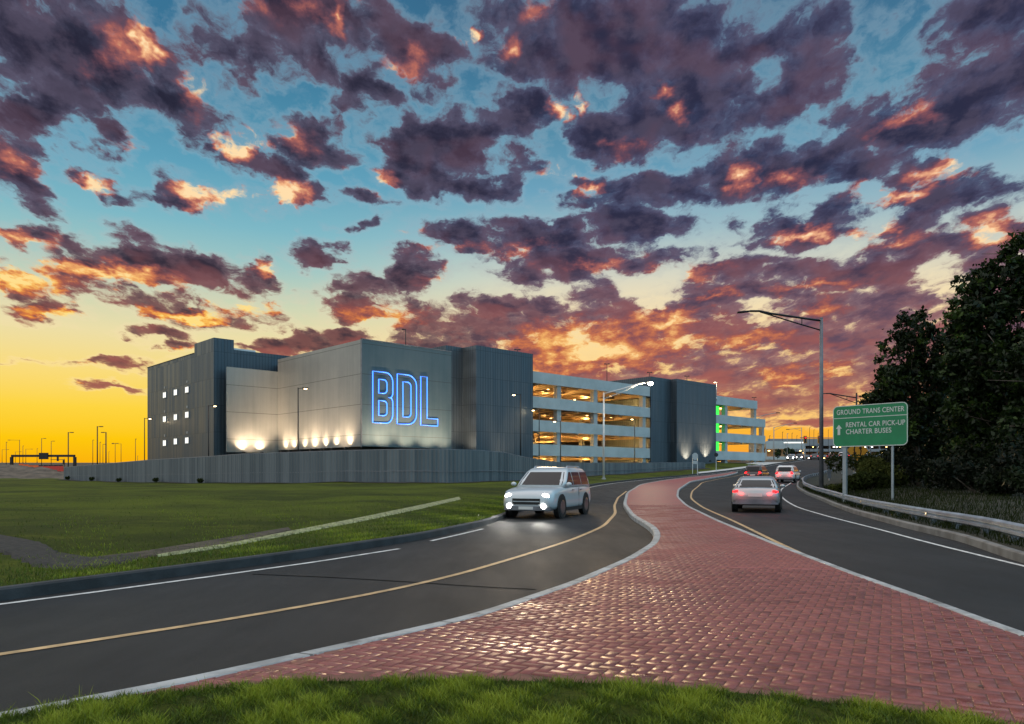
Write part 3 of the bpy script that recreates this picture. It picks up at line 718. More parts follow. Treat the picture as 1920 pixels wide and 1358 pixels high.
# decks
tops = (15.9, 12.41, 9.11, 5.70)
for i, zt in enumerate(tops):
    zb = zt-1.62
    for (a0, a1) in ((25.68, 34.4), (34.42, 42.6), (42.62, 56.19)): bpart('deck_parapet', M['precast'], (a0, a1, 1.5, 1.72, zb, zt))
    e = 91.6 if i == 0 else 94.8
    for (a0, a1) in ((74.32, 80.4), (80.42, e)): bpart('deck_parapet', M['precast'], (a0, a1, 1.5, 1.72, zb, zt))
    bpart('deck_parapet', M['precast'], (e-.22, e, 1.73, 16, zb, zt))
    bpart('deck_slab', M['slab_conc'], (25.7, e-.23, 1.73, 34, zt-1.25, zt-.95))
    # beams below the slab
    bpart('deck_slab_beams', M['slab_conc'], (26, 79, 8, 8.4, zt-1.7, zt-1.26), *[(a-.2, a+.2, 1.8, 33, zt-1.85, zt-1.26) for a in (30, 34.4, 38.5, 42.6, 48.7, 54.9, 80.4, 86)])
for a in (34.4, 42.6, 54.9, 80.4, 91.2):
    bpart('column', M['column'], (a-.42, a+.42, 1.74, 2.5, 2.0, 14.3))
bpart('column', M['column'], (94.0, 94.75, 1.74, 2.5, 2.0, 11.0))
for a in (34.4, 42.6, 54.9, 64, 80.4): bpart('column', M['column'], (a-.35, a+.35, 15, 15.7, 2, 14.3))
bpart('back_wall', M['slab_conc'], (25.7, 79, 34.01, 34.3, 2, 14.3), (79.01, 94, 20, 20.3, 2.31, 7.8))
bpart('ground_deck', M['slab_conc'], (25.7, 94.8, 1.73, 34, 1.0, 2.3))
rng = random.Random(4)
for i, zt in enumerate(tops):
    zc = zt-1.32; lm = 0
    for a in (28.5, 32, 36.5, 40, 45.5, 51.5, 78, 85.5):
        for b in (6, 14, 24):
            if i == 1 and a in (28.5, 36.5, 40): continue
            if rng.random() < .25: continue
            mb = MB(); mb.cyl((a, b, zc-.32), (a, b, zc-.16), .16, .20, 8); mb.build('deck_lamp', M['garage_lamp'], BW)
    for (a, b) in ((31, 9), (39, 9), (48.5, 9), (40, 24), (52, 24), (84, 9)):
        pw = 1400*(.25 if (i == 1 and a < 45) else 1)
        light('deck_light', 'POINT', (a, b, zc-.8), pw, (1, .56, .16), BW, .25)
for zz in (12.45, 9.15, 5.75):
    bpart('green_light', M['green_lamp'], (78.25, 78.5, 2.7, 2.9, zz, zz+1.75), (78.75, 79.45, 2.7, 2.9, zz+.05, zz+1.75))
    bpart('stair_core', M['precast'], (77.6, 79.8, 4.4, 6, zz-.3, zz+1.85))
# neon letters BDL, outline tubes standing off the screen
def arc(cx, cz, rx, rz, a0, a1, n=8): return [(cx+rx*math.cos(R(a0+(a1-a0)*i/n)), cz+rz*math.sin(R(a0+(a1-a0)*i/n))) for i in range(n+1)]
def letter(paths):
    mb = MB()
    for p in paths: mb.tube([(x, -.205, z) for x, z in p], .050, 6, True)
    return mb.build('neon_letter', M['neon'], sgn, True)
z0, z1, zm = 7.33, 13.15, 10.3
x0, x1 = 1.39, 4.11; st = .80
letter([[(x0,z0),(x0,z1)]+arc(x1-.95,z1-1.05,.95,1.05,90,0)+arc(x1-.35,zm+.55,.35,.55,0,-75,3)+[(x1-.62,zm)]+arc(x1-.35,zm-.55,.35,.55,75,0,3)+arc(x1-.95,z0+1.05,.95,1.05,0,-90),
        [(x0+st,zm+.42),(x0+st,z1-.85)]+arc(x1-st-.45,z1-1.3,.45,.45,90,0,5)+arc(x1-st-.45,zm+.87,.45,.45,0,-90,5),
        [(x0+st,z0+.85),(x0+st,zm-.42)]+arc(x1-st-.45,zm-.87,.45,.45,90,0,5)+arc(x1-st-.45,z0+1.3,.45,.45,0,-90,5)])
x0, x1 = 4.73, 7.48
letter([[(x0,z0),(x0,z1)]+arc(x1-1.3,z1-1.2,1.3,1.2,90,0)+arc(x1-1.3,z0+1.2,1.3,1.2,0,-90),
        [(x0+st,z0+.85),(x0+st,z1-.85)]+arc(x1-st-.5,z1-1.35,.5,.5,90,0,5)+arc(x1-st-.5,z0+1.35,.5,.5,0,-90,5)])
x0, x1 = 8.1, 10.65
letter([[(x0,z0),(x0,z1),(x0+.95,z1),(x0+.95,z0+.85),(x1,z0+.85),(x1,z0)]])
# uplights at the foot of the screens
def uplight(pos, aim, power, ang, parent=BW):
    o = MB().box(-.16,.16,-.16,.16,-.14,.10).cyl((0,0,.10),(0,0,.13),.12,.12,10).build('uplight', M['dark'], parent); o.location = pos
    light('uplight_beam', 'SPOT', (pos[0], pos[1], pos[2]+.16), power, (1, .70, .44), parent, .10, aim, R(ang), 1.0)
def pa(px): r = (px-960)/F; c, s = .7264, .6872; b = (r*83.8+16.93)/(-s-r*c); return b   # on the left screen (a = 0)
for px in (536, 552, 572, 591, 611, 631, 656.5): uplight((-.58, pa(px), 4.42), (.26, 0, 1), 1700, 112)
for b_ in (3.5, 10.5, 17.5): uplight((-2.6, b_, 3.9), (.55, 0, 1), 2600, 120)
uplight((-3.6, 17.8, 3.8), (0, .55, 1), 2600, 120)
for a in (-4.85, -2.45): uplight((a, 19.83, 4.20), (0, .26, 1), 2400, 112)
for a in (2.9, 6.1, 9.2): uplight((a, -2.2, 4.0), (0, .50, 1), 4200, 110)
for a in (1.0, 11.6): uplight((a, -2.2, 4.0), (0, .50, 1), 2800, 110)
for a, zu in ((64.6, 3.3), (70.8, 3.75)): uplight((a, -.75, zu), (0, .24, 1), 6000, 105)
uplight((13.6, -1.5, 3.6), (.55, .3, 1.2), 2600, 95)
uplight((20.5, -5.0, 2.6), (0, .5, 1), 1400, 110)

# ------------------------------------------------------------------ the curving metal fence
FP = [(-72.9,121),(-60,109),(-47.6,98),(-38,89.5),(-29.9,82),(-23,77),(-16.7,73),(-9.9,69.5),(-6.3,68.5),(-3,70),(0,74),(4.7,82),(10,93),(17,102.5),(24.8,111.5),(31,118)]
TOPY = [(117,877),(280,863),(400,856),(450,852),(640,845.5),(760,843),(830,843),(900,845),(945,849),(985,858),(1040,867),(1110,868.5),(1270,868),(1340,868)]
def fence():
    P = np.array(FP, float); t = np.concatenate([[0], np.cumsum(np.hypot(*np.diff(P, axis=0).T))]); n = 260
    s = np.linspace(0, t[-1], n); sm = [sum(np.interp(s+k*1.6, t, P[:,a]) for k in (-2,-1,0,1,2))/5 for a in (0, 1)]
    X, Y = sm; T = np.array(TOPY, float)
    px = 960+F*X/Y; top = EYE+(HOR-np.interp(px, T[:,0], T[:,1]))*Y/F
    base = np.minimum(lawn_z(X, Y)-.25, top-.4)
    fr = thing('metal_fence', (X[0], Y[0], 0), 0, 'long curving blue-grey corrugated metal fence between the lawn and the garage', 'fence')
    ox, oy = X[0], Y[0]
    # corrugated sheet: trapezoid ribs along the run
    m = 2600; ss = np.linspace(0, t[-1], m); xx, yy = np.interp(ss, s, X), np.interp(ss, s, Y)
    tx, ty = np.gradient(xx), np.gradient(yy); L = np.hypot(tx, ty); nx, ny = ty/L, -tx/L
    ph = (ss/.42) % 1; rib = np.clip(np.minimum(ph, 1-ph)*8-1.2, 0, 1)*.06
    zt, zb = np.interp(ss, s, top), np.interp(ss, s, base)
    V = np.stack([np.stack([xx+nx*rib-ox, yy+ny*rib-oy, z], -1) for z in (zb, zt)], 1).reshape(-1, 3)
    i = np.arange(m-1)*2; Fq = np.stack([i, i+2, i+3, i+1], -1)
    back = V.copy(); back[:, 0] -= np.repeat(nx, 2)*.05; back[:, 1] -= np.repeat(ny, 2)*.05
    run = np.repeat(ss, 2)
    o = npmesh('corrugated_sheet', np.concatenate([V, back]), np.concatenate([Fq, Fq[:, ::-1]+len(V)]), M['fence_run'], attr=np.concatenate([run, run]), parent=fr)
    for k in range(0, n, 10):
        MB().box(-.06,.06,-.06,.06,0,1).xf(Matrix.Translation((X[k]-ox+ny[0]*0, Y[k]-oy, base[k])) @ Matrix.Rotation(math.atan2(Y[min(k+1,n-1)]-Y[k-1 if k else 0], X[min(k+1,n-1)]-X[k-1 if k else 0]), 4, 'Z') @ Matrix.Translation((0,.08,0)) @ Matrix.Diagonal((1,1,top[k]-base[k]-.03,1))).build('fence_post', M['galv_dark'], fr)
    MB().tube([(X[k]-ox, Y[k]-oy, top[k]+.02) for k in range(0, n, 2)], .05, 4).build('fence_cap', M['galv_dark'], fr)
    MB().tube([(X[k]-ox+.1, Y[k]-oy-.1, base[k]+.25+(top[k]-base[k])*.32) for k in range(0, n, 2)], .035, 4).build('fence_rail', M['galv_dark'], fr)
def fence_run_mat():
    m = bpy.data.materials.new('fence_sheet_run'); m.use_nodes = True; t = NT(m.node_tree); b = t.n['Principled BSDF']
    a = t.n.new('ShaderNodeAttribute'); a.attribute_name = 'tone'; s = t.math('DIVIDE', a.outputs['Fac'], .42); fl = t.math('FLOOR', t.math('ADD', s, .5))
    wn = t.n.new('ShaderNodeTexWhiteNoise'); wn.noise_dimensions = '1D'; t._set(wn.inputs['W'], fl)
    tcx = t.n.new('ShaderNodeTexCoord'); n = t.noise(t.vec('MULTIPLY', tcx.outputs['Object'], (.5,.5,.15)), 1.5, 4, .6)
    c = t.mix(t.math('MULTIPLY_ADD', wn.outputs['Value'], .6, t.math('MULTIPLY', n, .4)), (.060,.080,.095), (.165,.19,.205))
    t._set(b.inputs['Base Color'], c); b.inputs['Metallic'].default_value = .3; b.inputs['Roughness'].default_value = .5
    return m
M['fence_run'] = fence_run_mat()
fence()

_t = np.linspace(0, 1, 90); _fx = np.interp(_t, np.linspace(0, 1, len(FP)), [p[0] for p in FP]); _fy = np.interp(_t, np.linspace(0, 1, len(FP)), [p[1] for p in FP])
sheet('planting_strip', [[(x-y_*0, y-w_, float(lawn_z(x, y-w_))+.04) for w_ in (0, 1.2, 2.2+.5*math.sin(i*1.7))] for i, (x, y, y_) in enumerate(zip(_fx, _fy, _fy))], M['mulch'])
# ------------------------------------------------------------------ guardrail along the right-hand kerb
def guardrail():
    ys = [8.0]
    while ys[-1] < 112:
        y = ys[-1]; d = (float(xR2(y+.3))-float(xR2(y-.3)))/.6; ys.append(y+1.9/math.hypot(1, d))
    root = thing('guardrail', (float(xR2(14))+.6, 14, 0), 0, 'curving galvanised steel guardrail on short posts along the outside of the road', 'guardrail')
    ox, oy = root.location.x, 14
    prof_ = [(.00,.27),(-.07,.31),(-.07,.37),(-.01,.405),(-.07,.44),(-.07,.50),(.00,.54),(.012,.54),(-.055,.497),(-.055,.445),(.005,.405),(-.055,.365),(-.055,.315),(.012,.27)]
    rings = []; 
    for i in range(len(ys)*2-1):
        y = ys[i//2] if i % 2 == 0 else (ys[i//2]+ys[i//2+1])/2
        x = float(xR2(y))+.6; d = (float(xR2(y+.4))-float(xR2(y-.4)))/.8; L = math.hypot(1, d); nx, ny = 1/L, -d/L
        z = float(H(x, y))+.02
        rings.append([(x+nx*u-ox, y+ny*u-oy, z+v) for u, v in prof_])
    MB().loft(rings).build('rail_beam', M['galv'], root)
    for k, y in enumerate(ys):
        x = float(xR2(y))+.6; d = (float(xR2(y+.4))-float(xR2(y-.4)))/.8
        z = float(H(x, y)); T = Matrix.Translation((x-ox, y-oy, z)) @ Matrix.Rotation(-math.atan(d), 4, 'Z')
        MB().box(.02,.10,-.06,.06,-.1,.50).box(.10,.20,-.012,.012,-.1,.50).xf(T).build('rail_post', M['galv_dark'], root)
        if k % 5 == 2:
            MB().add([(-.075,-.05,.37),(-.075,.05,.37),(-.075,.05,.45),(-.115,-.04,.38),(-.075,-.05,.45)], [(0,3,4),(0,1,3),(1,2,3),(2,4,3)]).xf(T).build('rail_reflector', M['reflector'], root)
M['reflector'] = mat('reflector_amber', (.75,.55,.30), .3, var=0)
guardrail()

# ------------------------------------------------------------------ street lamps
def gz(px, Y, on):  return float({'l': lawn_z, 'r': verge_z, 'h': H}[on](PX(px, Y), Y))
def pole_lamp(px, ytop, Y, label, side=1, lit=False, arm=.45, head=.62, r=.075, on='h', group=None, tee=False, base=None, name='street_lamp', m=None):
    X = PX(px, Y); z = gz(px, Y, on) if base is None else base; h = zat(ytop, Y)-z; m = m or M['dark']
    o = thing(name, (X, Y, z), 0, label, 'street lamp', group)
    MB().cyl((0,0,-.3), (0,0,h), r, r*.75, 8).cyl((0,0,-.3),(0,0,.35), r*1.9, r*1.7, 8).build('pole', m, o, True)
    for s in ((1, -1) if tee else (side,)):
        MB().tube([(0,0,h-.1),(s*arm*.6,0,h-.06),(s*arm,0,h-.06)], .035, 6).build('arm', m, o)
        hd = MB().loft([[(s*x, y, h+zz) for y, zz in ((-w,-.11),(w,-.11),(w*.9,.01),(-w*.9,.01))] for x, w in ((arm-.02,.08),(arm+.12,.16),(arm+head-.1,.17),(arm+head,.12))]).build('lamp_head', m, o)
        if lit:
            MB().sphere((s*(arm+head*.55),0,h-.13), .125, 10, 6, (1.4,.9,.5)).build('lens', M['warm_lens'], hd, True)
            light('lamp_glow', 'POINT', (s*(arm+head*.55),-.1,h-.35), 35, (1,.72,.40), o, .12)
        else:
            MB().box(min(s*(arm+.15),s*(arm+head-.12)), max(s*(arm+.15),s*(arm+head-.12)), -.12, .12, h-.13, h-.112).build('lens', M['grey_paint'], hd)
    return o
g1 = 'slim dark lamp posts around the garage'
pole_lamp(559, 727, 80, 'lit dark lamp post in front of the uplit pale screens', 1, True, group=g1)
pole_lamp(391, 760, 92, 'lit dark lamp post by the corner of the windowed office block', 1, True, group=g1)
pole_lamp(271, 784, 108, 'lit lamp post at the left edge of the office block against yellow sky', 1, True, group=g1)
pole_lamp(976, 739, 88, 'lit dark lamp post in front of the ribbed tower beside the neon sign', -1, True, group=g1)
pole_lamp(1011, 768, 99, 'lit lamp post at the near end of the open decks beside the tower', -1, True, group=g1)
pole_lamp(1051, 789, 98, 'lit lamp post in front of the first deck column', -1, True, group=g1)
pole_lamp(1190, 785, 110, 'lit lamp post by the far end of the near decks, right of the white mast', -1, True, arm=.05, group=g1)
g2 = 'lamp posts on the garage roof'
def BWp(a, b): return (-16.93+.7264*a-.6872*b, 83.8+.6872*a+.7264*b)
def roof_lamp(px, ytop, Y, zb, label, tee=True, lit=False, m=None):
    return pole_lamp(px, ytop, Y, label, -1, lit, arm=.15, head=.3, r=.06, base=zb+.3, group=g2, tee=tee, name='roof_lamp', m=m)
roof_lamp(760.5, 617, 94.5, 15.9, 'dark lamp post on the roof above the neon letters', False)
roof_lamp(970, 655, 104.5, 17.3, 'short twin lamp on top of the near ribbed tower')
roof_lamp(1138, 682, 122, 14.9, 'twin lamp post on the roof over the open decks')
roof_lamp(1218, 698, 128, 14.9, 'short twin lamp just left of the far tower roof')
roof_lamp(1288, 705, 134, 17.3, 'short twin lamp on top of the far ribbed tower')
roof_lamp(1343.5, 716, 137, 14.9, 'pale lamp post on the roof right of the far tower', False, True, M['white_metal'])
roof_lamp(1414, 745, 149, 14.9, 'tiny lamp post at the far right corner of the garage roof')
# car-park lamps beyond the fence, dark against the yellow sky
g3 = 'distant car park lamp posts on the left horizon'
far = [(3.9,843,1,2.0,'a long arm, furthest left of the row'),(11.7,829,0,0,'a plain top, second from the left edge'),(28.9,847,1,1.9,'a long arm reaching right, left of the gantry beam'),(36.7,825,-1,2.6,'a mast arm reaching left above the gantry end'),
 (43,836,0,0,'a plain top, just right of the left mast arm lamp'),(48.4,842,1,2.0,'a long arm reaching towards the gantry sign'),(69.5,841,0,0,'a plain top, left of the dark gantry sign'),(78,822,1,.5,'a short arm, rising behind the dark gantry sign'),(96,827,1,.3,'a stub arm, just right of the gantry sign'),
 (174,825,0,0,'a plain top, left of the tallest dark post'),(187.5,829,0,0,'a plain top, just right of the tallest dark post'),(193,833,1,.2,'a stub arm, middle of the cluster'),(204,847,0,0,'the lowest top in the cluster'),(216,831,2,.3,'a T-shaped head'),(227,832,-1,2.3,'a mast arm reaching left over the T-shaped one'),
 (254,823,0,0,'a leaning twin tip left of the lit lamp'),(258,855,0,0,'a very low top beside the lit lamp')]
for (px, yt, s, arm, d) in far:
    Y = min(330., max(150., 9.5*F/(HOR-yt)))
    pole_lamp(px, yt, Y, 'thin far lamp post, '+d, s if s in (1,-1) else 1, False, arm=max(arm, .05)*1.0, head=.7 if arm else .25, r=.085, group=g3, tee=s == 2, name='lamp_post')
pole_lamp(128, 810.5, 138, 'dark lamp post with short arm at the right end of the gantry', 1, False, r=.11, arm=.35, group=g3, name='lamp_post')
pole_lamp(182.5, 799.5, 128, 'tallest dark lamp post with short arm behind the fence', 1, False, r=.11, arm=.35, group=g3, name='lamp_post')
pole_lamp(198.7, 810.5, 136, 'dark lamp post with short arm turned left behind the fence', -1, False, r=.13, arm=.25, group=g3, name='lamp_post')
g4 = 'distant lamp posts on the right horizon'
for px, yt, Y, s, arm, m_, d in ((1409,783,152,1,5.0,M['white_metal'],'a pale pole and long arm at the right end of the garage'),(1451,801,175,1,4.6,M['grey_paint'],'a long rising arm over the far low garage'),(1476,813,190,0,0,M['grey_paint'],'a pale pole in front of the white canopy'),(1503,802,205,-1,3.4,M['grey_paint'],'a long arm reaching left beside the traffic signals'),
    (1443,817,260,0,0,M['dark'],'a bare top, nearest the garage corner'),(1467,810,240,0,0,M['dark'],'a bare top, just right of the long rising arm'),(1485,812,250,0,0,M['dark'],'a bare top, left of the arm reaching left'),(1494,817,280,0,0,M['dark'],'a short bare top over the canopy'),(1518,802,262,0,0,M['dark'],'a bare top above the far deck'),(1526,806,275,0,0,M['dark'],'a bare top left of the big lamp pole'),(1534,812,285,0,0,M['dark'],'a short bare top hard by the big lamp pole'),(1553,806,280,0,0,M['dark'],'a bare top between the big lamp pole and the green sign')):
    if arm:
        rise = .95 if s > 0 else -.5
        X = PX(px, Y); z = gz(px, Y, 'h'); h = zat(yt, Y)-z
        o = thing('mast_lamp', (X, Y, z), 0, 'distant lamp, '+d, 'street lamp', g4)
        MB().cyl((0,0,-.3),(0,0,h),.14,.09,8).build('pole', m_, o, True)
        MB().tube([(0,0,h-.1),(s*arm*.5,0,h+.5*rise),(s*arm,0,h+rise)], .06, 6).tube([(0,0,h-.9),(s*arm*.6,0,h+.6*rise)], .04, 6).build('arm', M['grey_paint'], o)
        MB().box(min(s*arm,s*(arm+.8)), max(s*arm,s*(arm+.8)), -.16,.16,h+rise-.09,h+rise+.07).build('lamp_head', M['dark'], o)
    else: pole_lamp(px, yt, Y, 'thin far lamp post, '+d, 1, False, arm=.05, head=.25, r=.09, group=g4, name='lamp_post', m=m_)
# the white mast lamp with its bright lantern
def mast(px, ytop, Y, on, r0, r1, m, label, arm_pts, brace_pts, strut, head_pts, lit=False, base_box=False):
    X = PX(px, Y); z = gz(px, Y, on); h = zat(ytop, Y)-z
    L = lambda p: (PX(p[0], Y)-X, 0, zat(p[1], Y)-z)
    o = thing('street_lamp', (X, Y, z), 0, label, 'street lamp')
    MB().cyl((0,0,-.4),(0,0,h),r0,r1,14).cyl((0,0,h),(0,0,h+.06),r1*1.1,r1*.6,14).build('pole', m, o, True)
    MB().cyl((0,0,-.2),(0,0,.16),r0*1.9,r0*1.8,14).build('base_plate', M['kerb'], o)
    am = M['dark'] if not lit else m
    MB().tube([L(p) for p in arm_pts], .075, 8).build('arm', am, o, True)
    MB().tube([L(p) for p in brace_pts], .05, 8).build('brace', am, o, True)
    MB().tube([L(p) for p in strut], .03, 6).build('strut', am, o)
    a, b = L(head_pts[0]), L(head_pts[1])
    hd = MB().loft([[(a[0]+(b[0]-a[0])*t, w*c, a[2]+(b[2]-a[2])*t+w*.5*s_) for c, s_ in ((-1,-.6),(1,-.6),(.9,.5),(0,.75),(-.9,.5))] for t, w in ((0,.06),(.15,.15),(.6,.19),(.95,.15),(1,.08))]).build('lamp_head', M['dark'], o, True)
    if lit:
        c = (a[0]*.35+b[0]*.65, -.05, a[2]*.35+b[2]*.65-.18)
        MB().sphere(c, .25, 12, 8, (1.2,.9,.8)).build('lens', M['star_lens'], hd, True)
        light('lamp_glow', 'POINT', (c[0], c[1]-.1, c[2]-.35), 900, (1,.80,.52), o, .15)
    return o
M['star_lens'] = glow('bright_lantern', (1.0,.90,.68), 45)
mast(1132, 737, 84, 'l', .13, .085, M['white_metal'], 'tall white street lamp with a truss arm and brilliant lantern by the near decks', [(1133,738.5),(1165,730),(1192,721.5),(1210,718)], [(1133,748),(1168,735),(1195,721.5)], [(1156,733),(1156,741)], [(1207,718),(1226,715.5)], True)
mast(1540, 597, 51, 'r', .15, .11, M['galv_dark'], 'tall grey roadside street lamp with unlit truss arm reaching left across the sky', [(1539,601.5),(1500,596),(1445,588),(1424,583.5),(1406,583.5)], [(1539,619.5),(1500,608),(1425,585)], [(1503.5,596.5),(1503.5,609)], [(1409,583.5),(1382,586)])
mast(1606, 738, 95, 'r', .14, .10, M['dark'], 'street lamp with thin truss arm half hidden behind the green sign and trees', [(1605,746),(1580,742),(1556,738),(1548,738)], [(1605,756),(1580,747),(1556,738.5)], [(1588,743.5),(1588,750)], [(1549,738),(1537,738.5)])

# ------------------------------------------------------------------ signs
def text_mesh(s, width, height, m, parent, place, name='lettering'):
    c = bpy.data.curves.new(name, 'FONT'); c.body = s; c.size = 1; c.extrude = 0.004; c.offset = .012; c.space_character = 1.05
    o = bpy.data.objects.new(name, c); COL.objects.link(o)
    me = bpy.data.meshes.new_from_object(o.evaluated_get(bpy.context.evaluated_depsgraph_get())); bpy.data.objects.remove(o); bpy.data.curves.remove(c)
    v = np.empty(len(me.vertices)*3, np.float32); me.vertices.foreach_get('co', v); v = v.reshape(-1, 3)
    lo, hi_ = v.min(0), v.max(0)
    v[:,0] = (v[:,0]-lo[0])/(hi_[0]-lo[0])*width; v[:,1] = (v[:,1]-lo[1])/(hi_[1]-lo[1])*height
    out = np.stack([v[:,0]+place[0], -.012-np.clip(v[:,2], 0, 1)*.5, v[:,1]+place[1]], -1)
    me.vertices.foreach_set('co', out.astype(np.float32).ravel()); me.materials.clear(); me.materials.append(m); me.update()
    o = bpy.data.objects.new(name, me); COL.objects.link(o); o.parent = parent; return o
M['sign_green'] = mat('sign_green', (.004,.20,.075), .40, var=.12, scale=1.2)
M['sign_white'] = mat('sign_lettering', (.55,.60,.56), .5, var=0)
M['sign_post'] = mat('sign_post', (.30,.34,.36), .5, .5, var=.1)
def rrect(x0, x1, z0, z1, r, n=5):
    P = []
    for cx, cz, a0 in ((x1-r,z1-r,0),(x0+r,z1-r,90),(x0+r,z0+r,180),(x1-r,z0+r,270)):
        P += [(cx+r*math.cos(R(a0+90*i/n)), cz+r*math.sin(R(a0+90*i/n))) for i in range(n+1)]
    return P
XZ = lambda y0: (lambda u, v, d: (u, y0+d, v))
def ring(mb, outer, inner, y0, y1):
    n = len(outer); vs = [(u, y0, v) for u, v in outer]+[(u, y0, v) for u, v in inner]+[(u, y1, v) for u, v in outer]+[(u, y1, v) for u, v in inner]
    fs = []
    for i in range(n):
        j = (i+1) % n; fs += [(i,j,n+j,n+i),(2*n+i,3*n+i,3*n+j,2*n+j),(i,2*n+i,2*n+j,j),(n+i,n+j,3*n+j,3*n+i)]
    return mb.add(vs, fs)
def green_sign():
    xa, ya, xb, yb = PX(1562,36), 36, PX(1702,33.4), 33.4
    Wd = math.hypot(xb-xa, yb-ya); rz = math.atan2(yb-ya, xb-xa)
    zb, zt = 2.82, 4.77; Hh = zt-zb
    gpost = lambda t: float(verge_z(xa+(xb-xa)*t, ya+(yb-ya)*t))
    o = thing('road_sign', (xa, ya, 0), rz, 'big green road sign reading GROUND TRANS CENTER on two slim posts', 'road sign')
    p = MB().prism(rrect(0, Wd, zb, zt, .22), XZ(0), 0, .03).build('sign_panel', M['sign_green'], o)
    ring(MB(), rrect(.0, Wd, zb, zt, .22), rrect(.035, Wd-.035, zb+.035, zt-.035, .19), -.006, -.001).build('border', M['sign_white'], p)
    zl = zt-.30*Hh
    MB().box(.03, Wd-.03, -.007, -.002, zl-.016, zl+.016).build('divider', M['sign_white'], p)
    text_mesh('GROUND TRANS CENTER', Wd*.905, .235, M['sign_white'], p, (Wd*.055, zt-.42), 'heading')
    text_mesh('RENTAL CAR PICK-UP', Wd*.785, .235, M['sign_white'], p, (Wd*.185, zt-1.03), 'lettering')
    text_mesh('CHARTER BUSES', Wd*.61, .235, M['sign_white'], p, (Wd*.185, zt-1.36), 'lettering')
    ax, az_ = Wd*.085, zt-1.36
    MB().prism([(ax-.06,az_-.02),(ax+.06,az_-.02),(ax+.06,az_+.28),(ax+.145,az_+.28),(ax,az_+.47),(ax-.145,az_+.28),(ax-.06,az_+.28)], XZ(0), -.012, -.003).build('arrow', M['sign_white'], p)
    for t, w in ((.155, .085), (.80, .045)):
        g0 = gpost(t)
        MB().box(t*Wd-w, t*Wd+w, .04, .04+w*1.6, g0-.3, zt-.15).build('post', M['sign_post'], o)
    for z in (zb+.45, zt-.45): MB().box(.25, Wd-.25, .031, .039, z-.04, z+.04).build('stiffener', M['galv'], o)
green_sign()
M['sign_amber'] = mat('sign_amber', (.62,.30,.03), .5, var=.05)
M['sign_back'] = mat('sign_back', (.42,.45,.46), .5, .4, var=.1)
def diamond_sign():
    Y = 66; X = PX(1608, Y); z = gz(1608, Y, 'r'); o = thing('warning_sign', (X, Y, z), R(-6), 'amber diamond warning sign with two opposed black arrows, just under the green sign', 'road sign')
    c = zat(845, Y)-z; r = .92
    p = MB().prism([(0,c-r),(r,c),(0,c+r),(-r,c)], XZ(0), 0, .03).build('sign_panel', M['sign_amber'], o)
    for s in (1, -1):
        pts = [(-.05,-.42),(.05,-.42),(.10,-.05),(.05,.16),(.16,.16),(.0,.46),(-.16,.16),(-.05,.16),(0,-.05)]
        MB().prism([(s*(u+.24)*1.0, c+s*v) for u, v in pts], XZ(0), -.012, -.003).build('arrow', M['dark'], p)
    MB().prism([(-.09,c+.42),(.09,c+.42),(.09,c+.68),(-.09,c+.68)], XZ(0), -.012, -.003).build('arrow', M['dark'], p)
    for x in (-.30, .30): MB().box(x-.05, x+.05, .035, .12, -.3, c-.35 if abs(x) > .1 else c).build('post', M['sign_post'], o)
diamond_sign()
def twin_post_sign():
    Y = 104; X = PX(1303.5, Y); z = gz(1303.5, Y, 'l'); o = thing('road_sign', (X, Y, z), R(10), 'white octagonal sign on two thin posts in front of the far tower uplights', 'road sign')
    c = zat(856, Y)-z; r = .46
    MB().prism([(r*math.cos(R(22.5+45*i)), c+r*1.15*math.sin(R(22.5+45*i))) for i in range(8)], XZ(0), 0, .02).build('sign_panel', M['sign_back'], o)
    MB().prism([(-.34,c-1.05),(.34,c-1.05),(.34,c-.60),(-.34,c-.60)], XZ(0), 0, .02).build('lower_plate', M['sign_back'], o)
    for x in (-.36, .36): MB().box(x-.035, x+.035, .025, .09, -.2, c+.3).build('post', M['white_metal'], o)
twin_post_sign()
def disc_sign():
    Y = 110; X = PX(1343, Y); z = gz(1343, Y, 'l'); o = thing('road_sign', (X, Y, z), 0, 'small black round sign on a white post beside the footpath', 'road sign')
    c = zat(853, Y)-z
    MB().cyl((0,0,c),(0,.03,c),.30,.30,16).build('sign_panel', M['dark'], o)
    MB().box(-.035,.035,.035,.10,-.2,c+.28).build('post', M['white_metal'], o)
disc_sign()
def board_post(px, ytop, ybot, Y, w, m, label):
    X = PX(px, Y); z = gz(px, Y, 'r'); o = thing('marker_board', (X, Y, z), 0, label, 'road sign')
    MB().box(-w/2,w/2,0,.03,zat(ybot,Y)-z,zat(ytop,Y)-z).build('board', m, o)
    MB().box(-.03,.03,.035,.09,-.3,zat(ytop,Y)-z-.1).build('post', M['white_metal'], o)
board_post(1555, 866, 897, 72, .36, M['galv_dark'], 'tall narrow dark marker board behind the guardrail by the big lamp pole')
board_post(1582, 880, 889, 62, .36, M['sign_back'], 'small pale plate on a short post below the amber sign')
MB_gate = thing('cantilever_gantry', (PX(81,185), 185, 0), R(-3), 'dark sign gantry with a central message board spanning the road on the left horizon', 'sign gantry')
zg = float(H(PX(81,185),185)); xw = 8.1; zbm = zat(855,185)
MB().box(-xw,xw,-.25,.25,zbm-.28,zbm+.28).build('beam', M['dark'], MB_gate)
for s in (-1, 1): MB().box(s*xw-.28,s*xw+.28,-.28,.28,zg-.5,zbm-.285).build('leg', M['dark'], MB_gate)
MB().box(-.75,1.55,-.55,-.26,zbm-.85,zbm+.75).build('message_board', M['dark'], MB_gate)
MB_gate.name = 'sign_gantry'
